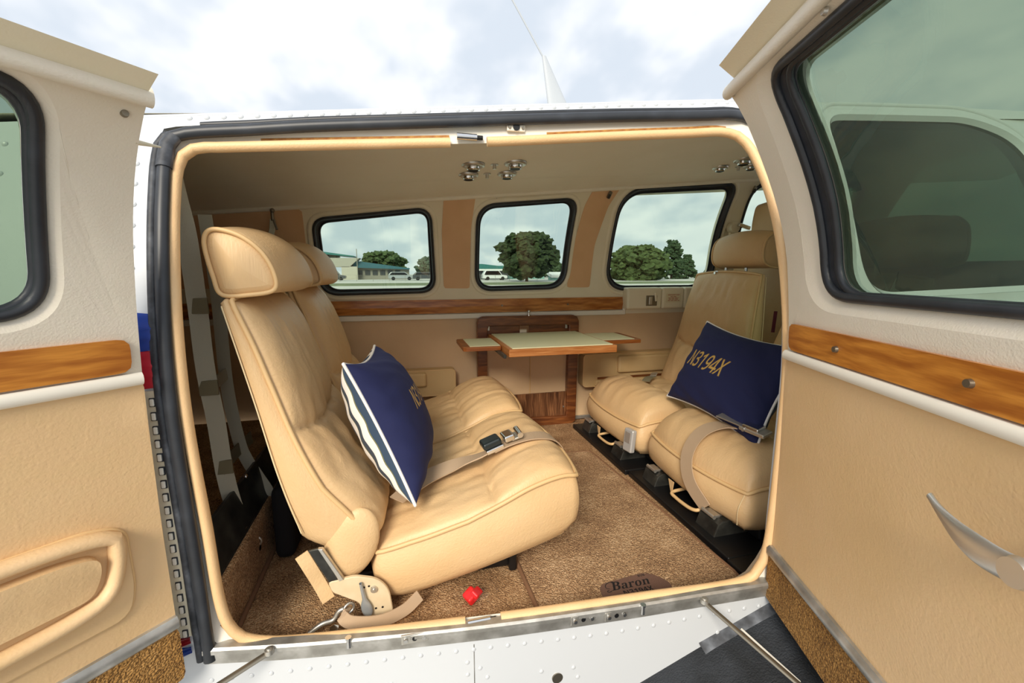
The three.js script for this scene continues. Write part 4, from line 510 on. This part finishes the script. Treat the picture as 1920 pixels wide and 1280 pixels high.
// ------------------------------------------------------------------ folding table in its wall frame
{ const o = thing('folding_table', 'fold-out wooden table with cream top and two leaves on the far wall', 'table');
  const zf = -2.012, fr = (pts) => boxUV((() => { const g = new THREE.ExtrudeGeometry(pts, { depth: 0.024, bevelEnabled: true, bevelSize: 0.004, bevelThickness: 0.004, bevelSegments: 2 }); g.translate(0, 0, zf); return g; })());
  mesh('wall_frame', fr(shapeOf(loopOf([[0.34, 0.012, 0.02], [0.83, 0.0, 0.02], [0.838, 0.545, 0.035], [0.34, 0.548, 0.03]], 0, 100), [loopOf([[0.378, 0.045, 0.004], [0.788, 0.036, 0.004], [0.794, 0.508, 0.004], [0.38, 0.51, 0.004]], 0, 60)])), M.walnut, o);
  mesh('back_board', rbox(0.42, 0.06, 0.006, 0.001, [0.586, 0.49, -2.008]), M.walnut, o);
  mesh('leather_back', rbox(0.42, 0.33, 0.006, 0.001, [0.585, 0.3, -2.016]), M.tanPanel2, o); mesh('leather_seam', cyl(0.003, 0.003, 0.3, [0.6, 0.3, -2.012], 'y', 8), M.piping, o);
  mesh('kick_panel', rbox(0.42, 0.135, 0.008, 0.001, [0.583, 0.095, -2.006]), M.laminate, o);
  for (const x of [0.392, 0.78]) mesh('catch', join(rbox(0.01, 0.026, 0.006, 0.002, [x, 0.496, -2.0]), cyl(0.004, 0.004, 0.008, [x, 0.49, -1.997], 'z', 10)), M.steel, o);
  mesh('keyhole', cyl(0.004, 0.004, 0.003, [0.774, 0.085, -2.0], 'z', 10), M.steel, o);
  mesh('placard', rbox(0.045, 0.045, 0.003, 0.001, [0.566, 0.492, -2.0]), std({ roughness: 0.5, map: canvasTex(128, 128, (c) => { c.fillStyle = '#8a6242'; c.fillRect(0, 0, 128, 128); c.fillStyle = '#efe2cc'; for (const [y, x0, n] of [[66, 34, 9], [90, 14, 15]]) for (let i = 0; i < n; i++) if (i % 5 !== 4) c.fillRect(x0 + i * 7, y, 5, 10); }) }), o);
  mesh('knob', join(cyl(0.011, 0.011, 0.004, [0.587, 0.552, -1.995], 'y', 16), cyl(0.005, 0.005, 0.014, [0.587, 0.56, -1.995], 'y', 12), new THREE.SphereGeometry(0.009, 14, 10).scale(1, 0.7, 1).translate(0.587, 0.571, -1.995)), M.chrome, o);
  const top = mesh('table_top', rbox(0.448, 0.03, 0.415, 0.003, [0.612, 0.452, -1.785]), M.oak, o);
  mesh('inlay', rbox(0.418, 0.004, 0.40, 0.001, [0.612, 0.4685, -1.787]), M.tableTop, top);
  const leaf = (x0, x1, z0, z1, s) => { const L = loopOf([[x0, -z0, 0.012], [x1, -z0, 0.012], [x1, -z1, 0.012], [x0, -z1, 0.012]], 0, 60), g = new THREE.ExtrudeGeometry(shapeOf(L), { depth: 0.012, bevelEnabled: true, bevelSize: 0.002, bevelThickness: 0.002, bevelSegments: 2 }); g.rotateX(-Math.PI / 2); g.translate(0, 0.447, 0); const m = mesh('leaf', boxUV(g), M.walnutLight = phy({ map: woodTone(0x84481c, 0xb97436, 43), roughness: 0.4 }), o); mesh('inlay', rbox(x1 - x0 - 0.03, 0.003, z1 - z0 - 0.03, 0.001, [(x0 + x1) / 2 + s * 0.012, 0.4615, (z0 + z1) / 2]), M.tableTop, m); };
  leaf(0.232, 0.386, -1.925, -1.695, 1); leaf(0.836, 1.03, -1.955, -1.72, -1);
  mesh('slide_rail', rbox(0.012, 0.014, 0.4, 0.002, [0.375, 0.438, -1.79]), M.blackMetal, o);
}
// moulded armrests on the far wall
function wallArm(label, x0, x1, y0, y1, d) { const o = thing('side_armrest', label, 'armrest'), z = -2.03;
  mesh('shell', bent(loopOf([[x0, y0, 0.02], [x1, y0, 0.02], [x1, y1, 0.022], [x0, y1, 0.022]]), [], d, () => z + d, 0.03, 0.5), M.vinylWall = std({ map: mottle(0xd2b27e, 0xd8ba88, 0.6, 57), roughness: 0.5, bumpMap: leatherBump, bumpScale: 0.0004 }), o);
  mesh('pad', rbox((x1 - x0) * 0.66, (y1 - y0) * 0.52, 0.03, 0.011, [d > 0.055 ? x0 + (x1 - x0) * 0.62 : x0 + (x1 - x0) * 0.36, y0 + (y1 - y0) * 0.66, z + d + 0.004]), M.vinylWall, o);
  mesh('seam', sweep(grow(loopOf([[x0, y0, 0.02], [x1, y0, 0.02], [x1, y1, 0.022], [x0, y1, 0.022]]), -0.003).map(([x, y]) => V3(x, y, z + d - 0.002)), oval(0.006, 0.006, 8), V3(0, 0, 1), true), M.piping, o); return o; }
wallArm('moulded tan armrest on the wall behind the striped pillow', -0.2, 0.232, 0.19, 0.315, 0.05);
{ const o = wallArm('long moulded tan armrest on the wall beside the empty forward seat', 0.862, 1.5, 0.185, 0.352, 0.06); mesh('groove', rbox(0.52, 0.012, 0.004, 0.002, [1.2, 0.228, -1.969]), M.walnut, o); mesh('lower_roll', rbox(0.55, 0.03, 0.02, 0.009, [1.2, 0.205, -1.968]), M.vinylWall, o); }
// emergency exit latch box under the forward window
{ const o = thing('exit_latch_box', 'cream emergency exit latch box with red lettering under the forward window', 'latch box'), z = -1.985;
  for (const [a, b] of [[1.088, 1.282], [1.284, 1.41], [1.412, 1.52]]) mesh('cover', rbox(b - a, 0.108, 0.06, 0.012, [(a + b) / 2, 0.625, z - 0.012]), M.plastic, o);
  const l = mesh('latch_recess', rbox(0.062, 0.052, 0.004, 0.003, [1.222, 0.613, z + 0.018]), M.screw, o); mesh('latch_tab', rbox(0.018, 0.04, 0.006, 0.003, [1.214, 0.613, z + 0.022]), M.steel, l); mesh('lever', rbox(0.012, 0.044, 0.008, 0.004, [1.24, 0.632, z + 0.026], [0, 0, 0.12]), M.plastic, l);
  mesh('lettering_plate', rbox(0.085, 0.045, 0.002, 0.0005, [1.347, 0.625, z + 0.0185]), std({ roughness: 0.5, map: canvasTex(256, 140, (c) => { c.fillStyle = '#ddd2b0'; c.fillRect(0, 0, 256, 140); c.fillStyle = '#a5312c'; c.textAlign = 'center'; c.font = 'bold 24px sans-serif'; c.fillText('EMERGENCY EXIT', 128, 30); for (const [y, x0, n] of [[44, 74, 11], [64, 38, 18], [84, 44, 17], [104, 30, 20]]) for (let i = 0; i < n; i++) if (i % 6 !== 4) c.fillRect(x0 + i * 10, y, 7, 11); }) }), o);
  for (const m of o.children) if (m.name === 'lettering_plate') { const g = m.geometry, p = g.attributes.position, uv = g.attributes.uv; for (let i = 0; i < p.count; i++) uv.setXY(i, (p.getX(i) - 1.3045) / 0.085, (p.getY(i) - 0.6025) / 0.045); } }
for (const [x, y, lab] of [[0.918, 1.095, 'dark coat hook on the tan insert before the forward window'], [1.66, 1.145, 'dark coat hook on the post behind the forward window']]) { const o = thing('coat_hook', lab, 'hook'); const z = wallZ(y) + 0.012; mesh('plate', rbox(0.018, 0.034, 0.008, 0.004, [x, y, z], [0, 0, -0.45]), M.screw, o); mesh('peg', rbox(0.012, 0.02, 0.014, 0.004, [x - 0.006, y - 0.008, z + 0.007], [0, 0, -0.45]), M.blackMetal, o); }
{ const o = thing('grab_handle', 'chrome and cream latch fitting on the post behind the headrest', 'handle'); const y = 0.975, z = wallZ(y) + 0.02; mesh('mount', join(cyl(0.03, 0.026, 0.03, [1.625, y, z], 'z', 20), rbox(0.04, 0.06, 0.02, 0.008, [1.628, y - 0.04, z - 0.01])), M.plastic, o); mesh('lever', rbox(0.07, 0.018, 0.02, 0.005, [1.66, y + 0.003, z + 0.03], [0, 0, -0.25]), M.chrome, o); }
// ceiling eyeball vents, reading lights and small knobs
{ const tilt = (o, x, z) => { o.position.set(x, ceilY(x, z) - 0.007, z); };
  const spots = [[0.259, -1.572, 1], [0.407, -1.564, 1], [0.257, -1.671, 0.9], [0.402, -1.67, 0.9], [1.366, -1.577, 1], [1.324, -1.662, 0.8], [1.469, -1.653, 0.8]];
  const side = ['rear of the near row', 'front of the near row', 'rear of the far row', 'front of the far row'];
  spots.forEach(([x, z, k], i) => { const o = thing('air_vent', i < 4 ? 'chrome ceiling air vent of the middle cluster, ' + side[i] : ['large chrome ceiling vent of the forward cluster', 'small chrome ceiling vent of the forward cluster, rear one', 'small chrome ceiling vent of the forward cluster, front one'][i - 4], 'air vent', [0, 0, 0], 'ceiling vents'); tilt(o, x, z); o.scale.setScalar(k * 1.12);
    const lathe = (p) => new THREE.LatheGeometry(p.map((q) => V2(...q)), 36); mesh('flange', lathe([[0.022, -0.004], [0.03, -0.007], [0.036, -0.004], [0.037, 0.002]]), M.steel, o); mesh('nozzle', lathe([[0.012, -0.016], [0.019, -0.018], [0.022, -0.012], [0.023, 0.0]]), M.chrome, o); mesh('bore', lathe([[0.0001, -0.0165], [0.014, -0.0165], [0.0155, -0.0185], [0.016, -0.0175]]), M.black, o); });
  [[0.334, -1.571], [0.326, -1.665], [1.41, -1.655]].forEach(([x, z], i) => { const o = thing('ceiling_knob', ['small steel ceiling knob between the near vents', 'small steel ceiling knob between the far vents', 'small steel ceiling knob in the forward cluster'][i], 'knob'); tilt(o, x, z); mesh('collar', cyl(0.014, 0.014, 0.003, [0, -0.001, 0], 'y', 18), M.steel, o); mesh('stem', cyl(0.006, 0.006, 0.014, [0, -0.009, 0], 'y', 14), M.steel, o); });
}
// door stays: flat steel rods from the sill to the doors
{ const rod = (label, a, b, m) => { const o = thing('door_stay', label, 'rod'); mesh('bar', sweep([V3(...a), V3(...a).lerp(V3(...b), 0.5), V3(...b)], oval(0.012, 0.006, 10), V3(0, 1, 0.3)), m, o); mesh('pivot', join(cyl(0.009, 0.008, 0.008, [a[0], a[1] + 0.003, a[2]], 'y', 14), cyl(0.005, 0.004, 0.004, [a[0], a[1] + 0.008, a[2]], 'y', 10)), M.steel, o); };
  rod('grey steel door stay from the sill to the aft door', [-0.267, 0.05, -0.812], [-0.47, 0.02, -0.70], M.screw);
  rod('long steel door stay from the sill to the forward door', [0.609, 0.055, -0.715], [0.72, -0.01, -0.43], M.screw); }
{ const o = thing('plastic_bag', 'small clear bag with a red item on the carpet under the aft seat', 'bag', [0.13, 0, -0.90]); mesh('red_item', join(rbox(0.03, 0.022, 0.03, 0.006, [0, 0.02, 0], [0.3, 0.4, 0.5]), rbox(0.03, 0.012, 0.02, 0.004, [0.012, 0.03, 0.006], [0.2, 0.9, -0.4])), std({ color: 0xd81820, roughness: 0.4 }), o);
  const g = new THREE.IcosahedronGeometry(1, 3), p = g.attributes.position; for (let i = 0; i < p.count; i++) { const x = p.getX(i), y = p.getY(i), z = p.getZ(i), k = 0.85 + 0.4 * fbm(x * 3 + 5, y * 3 + z * 2, 0, 12, 2); p.setXYZ(i, x * 0.05 * k + 0.012, 0.026 + y * 0.024 * k, z * 0.03 * k); } g.computeVertexNormals(); mesh('clear_wrap', g, phy({ color: 0xffffff, transmission: 1, thickness: 0, roughness: 0.05, ior: 1.3 }), o); }
// roof antenna
{ const o = thing('roof_antenna', 'white blade antenna with a thin whip on the roof', 'antenna', [0.52, 1.205, -1.43]);
  const g = gridGeo(20, 16, (u, v) => { const a = v * 6.2832, y = lerp(-0.02, 0.222, u), w = lerp(0.055, 0.007, u), cx = lerp(0.03, -0.055, u); return [cx + w * Math.cos(a), y, lerp(0.012, 0.005, u) * Math.sin(a)]; }); mesh('blade', g, M.antenna = phy({ color: 0xb4babf, roughness: 0.4 }), o);
  mesh('whip', tube([[-0.055, 0.215, 0], [-0.105, 0.29, 0], [-0.2, 0.43, 0]], 0.0028, false, 20, 8), M.antenna, o); }

// ------------------------------------------------------------------ wing root beside the sill
{ const o = thing('wing', 'black anti-slip walkway on the wing root below the forward door', 'wing', [0, 0, 0], null, 'structure');
  const prof = [[0.1, -0.37], [0.3, -0.245], [0.483, -0.147], [0.64, -0.064], [0.80, 0.016], [1.0, 0.06], [1.4, 0.07], [2.2, 0.0], [2.3, -0.1], [1.4, -0.3], [0.1, -0.39]];
  const g = new THREE.ExtrudeGeometry(shapeOf(prof), { depth: 2.6, bevelEnabled: false }); g.translate(0, 0, -0.80);
  mesh('walkway', boxUV(toCreasedNormals(g, 0.5)), std({ map: mottle(0x1d2024, 0x33373d, 0.25, 66), roughness: 0.8, bumpMap: carpetBump, bumpScale: 0.002 }), o);
  mesh('edge_line', sweep(spaced([[0.706, -0.027, -0.709], [0.711, -0.024, -0.64], [0.716, -0.021, -0.569]], 8), flat(0.004, 0.002), V3(-0.47, 0.88, 0)), M.whiteTrim, o);
  mesh('wing_fillet', sweep(spaced([[0.62, -0.07, -0.725], [0.72, -0.02, -0.715], [0.80, 0.02, -0.705]], 10), flat(0.05, 0.006), V3(-0.3, 0.8, 0.5)), M.rubberWorn, o);
}
// ------------------------------------------------------------------ outside: airfield, buildings, trees, cars
const GY = -0.95;
{ const grass = std({ map: mottle(0x5c6648, 0x7a8260, 6, 71), roughness: 1 }), tar = std({ map: mottle(0xbdbbb4, 0xcac8c1, 4, 72), roughness: 0.95 });
  const pl = (x0, x1, z0, z1, y) => { const g = new THREE.BoxGeometry(x1 - x0, 0.1, z1 - z0, 8, 1, 8); g.translate((x0 + x1) / 2, y - 0.05, (z0 + z1) / 2); return boxUV(g); };
  structure(mesh('ground', pl(-220, 260, -240, 120, GY), tar), 'grey airfield apron', 'ground');
  tag(mesh('grass', pl(-220, 260, -65, -54, GY + 0.03), grass), 'strip of mown grass beyond the apron', 'grass', null, 'stuff'); 
  structure(mesh('road', pl(-220, 260, -88, -75, GY + 0.02), std({ color: 0xb7b6b0, roughness: 0.9 })), 'pale road in front of the far buildings', 'road'); }
{ const teal = std({ color: 0x2f6f6c, roughness: 0.55 }), tealWall = std({ color: 0x7fa79f, roughness: 0.7 }), pale = std({ color: 0xb9b5a8, roughness: 0.85 }), grey = std({ color: 0x8d8a80, roughness: 0.85 }), dark = std({ color: 0x3c4043, roughness: 0.3 }), wht = std({ color: 0xe8e8e6, roughness: 0.7 });
  const a = thing('office_building', 'low office building with teal roofs and a pale canopy', 'building', [0, GY, 0]);
  mesh('main_wall', rbox(9, 4.9, 8, 0.02, [-19.2, 2.45, -100]), pale, a); mesh('upper_wall', rbox(7.5, 1.4, 7, 0.02, [-16.4, 4.6, -101]), pale, a);
  const roof = (pts, d, z, nm, mt) => { const g = new THREE.ExtrudeGeometry(shapeOf(pts), { depth: d, bevelEnabled: false }); g.translate(0, 0, z); return mesh(nm, boxUV(g), mt, a); };
  roof([[-21, 6.4], [-9.0, 4.75], [-9.0, 4.55], [-21, 5.6]], 8, -103, 'roof', teal); roof([[-21, 4.3], [-7.8, 4.3], [-9.8, 2.5], [-21, 2.5]], 5, -99, 'canopy', std({ color: 0xa9a69b, roughness: 0.8 })); 
  roof([[-9.2, 3.75], [-8.6, 3.75], [2.0, 2.3], [2.0, 2.05], [-9.2, 2.4]], 6, -101, 'low_roof', std({ color: 0x33626e, roughness: 0.5 })); mesh('low_wall', rbox(11, 2.4, 5, 0.02, [-3.6, 1.2, -98.5]), grey, a); mesh('entry_wall', rbox(3, 2.6, 0.4, 0.02, [-9.8, 1.3, -94.2]), pale, a);
  for (let i = 0; i < 6; i++) mesh('window', rbox(1.0, 1.0, 0.1, 0.01, [-8 + i * 1.5, 1.35, -95.95]), dark, a); for (let i = 0; i < 4; i++) mesh('window', rbox(0.9, 0.7, 0.1, 0.01, [-18.6 + i * 1.4, 4.65, -97.45]), dark, a);
  const b = thing('hangar', 'green metal hangar with a white-edged lean-to roof', 'building', [0, GY, 0]);
  mesh('wall', rbox(9.5, 2.9, 8, 0.02, [26.5, 1.45, -98]), tealWall, b); for (let i = 0; i < 6; i++) mesh('wall_rib', rbox(0.12, 2.9, 0.1, 0.01, [22.3 + i * 1.6, 1.45, -93.95]), teal, b);
  { const g = new THREE.ExtrudeGeometry(shapeOf([[9, 3.5], [16.5, 3.5], [22, 2.9], [22, 2.5], [9, 2.5]]), { depth: 8, bevelEnabled: false }); g.translate(0, -0.35, -98); mesh('roof', boxUV(g), teal, b); } mesh('fascia', rbox(12, 0.35, 0.2, 0.02, [17, 1.95, -89.8]), wht, b); mesh('open_bay', rbox(11, 1.8, 0.2, 0.02, [16.5, 0.9, -90.5]), dark, b);
  const c = thing('shed', 'low white-roofed shed to the right of the big tree', 'building', [0, GY, 0]); mesh('roof', rbox(6.6, 0.5, 3, 0.03, [30.5, 1.0, -79], [0.2, 0, 0]), wht, c); mesh('wall', rbox(6.2, 0.8, 2.4, 0.02, [30.5, 0.4, -79]), tealWall, c);
  tag(mesh('utility_pole', cyl(0.09, 0.07, 6, [-8.1, GY + 3, -92], 'y', 10), grey), 'thin grey pole beside the office building', 'pole');
  const fence = thing('wire_fence', 'low wire fence along the grass edge', 'fence', [0, GY, 0]); for (let i = 0; i < 22; i++) mesh('post', cyl(0.03, 0.03, 1.1, [-20 + i * 2.6, 0.55, -77], 'y', 6), grey, fence); for (const y of [0.5, 1.05]) mesh('wire', cyl(0.012, 0.012, 58, [8, y, -77], 'x', 5), grey, fence);
}
function tree(label, x, z, cw, ch, cy, s, tone, cone) { const o = thing('tree', label, 'tree', [x, GY, z], 'trees beyond the apron'), r = rng(s), bark = std({ color: 0x4a4036, roughness: 1 }), leaf = std({ map: mottle(tone[0], tone[1], 1.6, s), roughness: 0.95 });
  mesh('trunk', cyl(0.26, 0.16, cy, [0, cy / 2, 0], 'y', 10), bark, o); const gs = [], q = V3();
  for (let i = 0; i < 330; i++) { const a = r() * 6.283, h = r() * 2 - 1, k = Math.pow(r(), 0.42) * (0.8 + 0.35 * hash2(Math.floor(a * 2.2), Math.floor(h * 3 + 9), s)), taper = cone ? 1 - 0.8 * (h * 0.5 + 0.5) : Math.sqrt(1 - h * h * 0.85); const b = new THREE.IcosahedronGeometry(1, 1), p = b.attributes.position, sz = cw * (0.035 + 0.05 * r()) * (cone ? 0.8 : 1); const ox = Math.cos(a) * k * cw / 2 * taper, oz = Math.sin(a) * k * cw / 2 * taper, oy = cy + h * ch / 2; for (let j = 0; j < p.count; j++) { q.fromBufferAttribute(p, j); const m = 0.45 + 1.1 * hash2(Math.round(q.x * 90 + i * 7), Math.round(q.y * 90 + q.z * 211), s); p.setXYZ(j, ox + q.x * sz * m, oy + q.y * sz * 0.75 * m, oz + q.z * sz * m); } gs.push(b); }
  const g = join(gs); g.computeVertexNormals(); mesh('crown', boxUV(g), leaf, o).userData.kind = 'stuff'; }
tree('large dark oak standing alone before the green hangar', 20.2, -70, 9.6, 6.4, 4.2, 7, [0x1f2c16, 0x3d4c26]);
tree('bushy light green tree in the forward window', 43.5, -75, 11, 6.6, 2.6, 21, [0x33421f, 0x55653a]);
tree('tall dark pine in the forward window', 58, -86, 8.0, 8.8, 3.7, 33, [0x24361f, 0x44583a], true);
tree('smaller dark pine right of the tall pine', 69, -96, 6.4, 5.4, 2.8, 37, [0x263a22, 0x465a3c], true);
tree('pine at the edge of the forward window', 54.4, -68, 4, 4.4, 2.3, 39, [0x263a22, 0x465a3c], true);
tree('leafy tree behind the office building', -3.6, -108, 10, 4.6, 3.6, 45, [0x34462a, 0x5c6d40]);
tree('distant round trees right of the office building', 11, -122, 13, 4.8, 2.8, 51, [0x38493a, 0x5a6a58]);
tree('distant tree beside the hangar', 41, -118, 9, 3.4, 2.2, 57, [0x2f4028, 0x4f5f40]);
function car(label, x, z, color, h, turn = 0) { const o = thing('car', label, 'car', [x, GY, z]); o.rotation.y = turn; const body = phy({ color, roughness: 0.35, clearcoat: 0.6 }), dark = std({ color: 0x16181b, roughness: 0.2 });
  const ex = (pts, d, z0, m, n) => { const g = new THREE.ExtrudeGeometry(rpoly(pts, 0.12), { depth: d, bevelEnabled: true, bevelSize: 0.05, bevelThickness: 0.05, bevelSegments: 2 }); g.translate(0, 0, z0); return mesh(n, boxUV(g), m, o); };
  ex([[-2.3, 0.35], [2.3, 0.35], [2.35, 0.8], [1.3, 0.98], [0.7, h], [-1.8, h], [-2.3, 1.0]], 1.6, -0.8, body, 'body'); ex([[-2.05, 1.0], [1.15, 1.0], [0.62, h - 0.1], [-1.72, h - 0.1]], 1.66, -0.83, dark, 'side_glass');
  for (const wx of [-1.45, 1.45]) for (const wz of [-0.75, 0.75]) mesh('wheel', cyl(0.34, 0.34, 0.24, [wx, 0.34, wz], 'z', 16), dark, o); }
car('dark grey sport utility vehicle parked before the office building', -12.2, -88, 0x4a4d52, 1.75);
car('silver car parked on the road seen in the rear window', 0.2, -86, 0x9da3a8, 1.5);
car('dark car parked at the edge of the rear window', 4.6, -84, 0x3a3f45, 1.45);
car('white van parked beside the hangar bay', 17.5, -83, 0xdfe1e2, 1.8);

renderer.render(scene, camera);
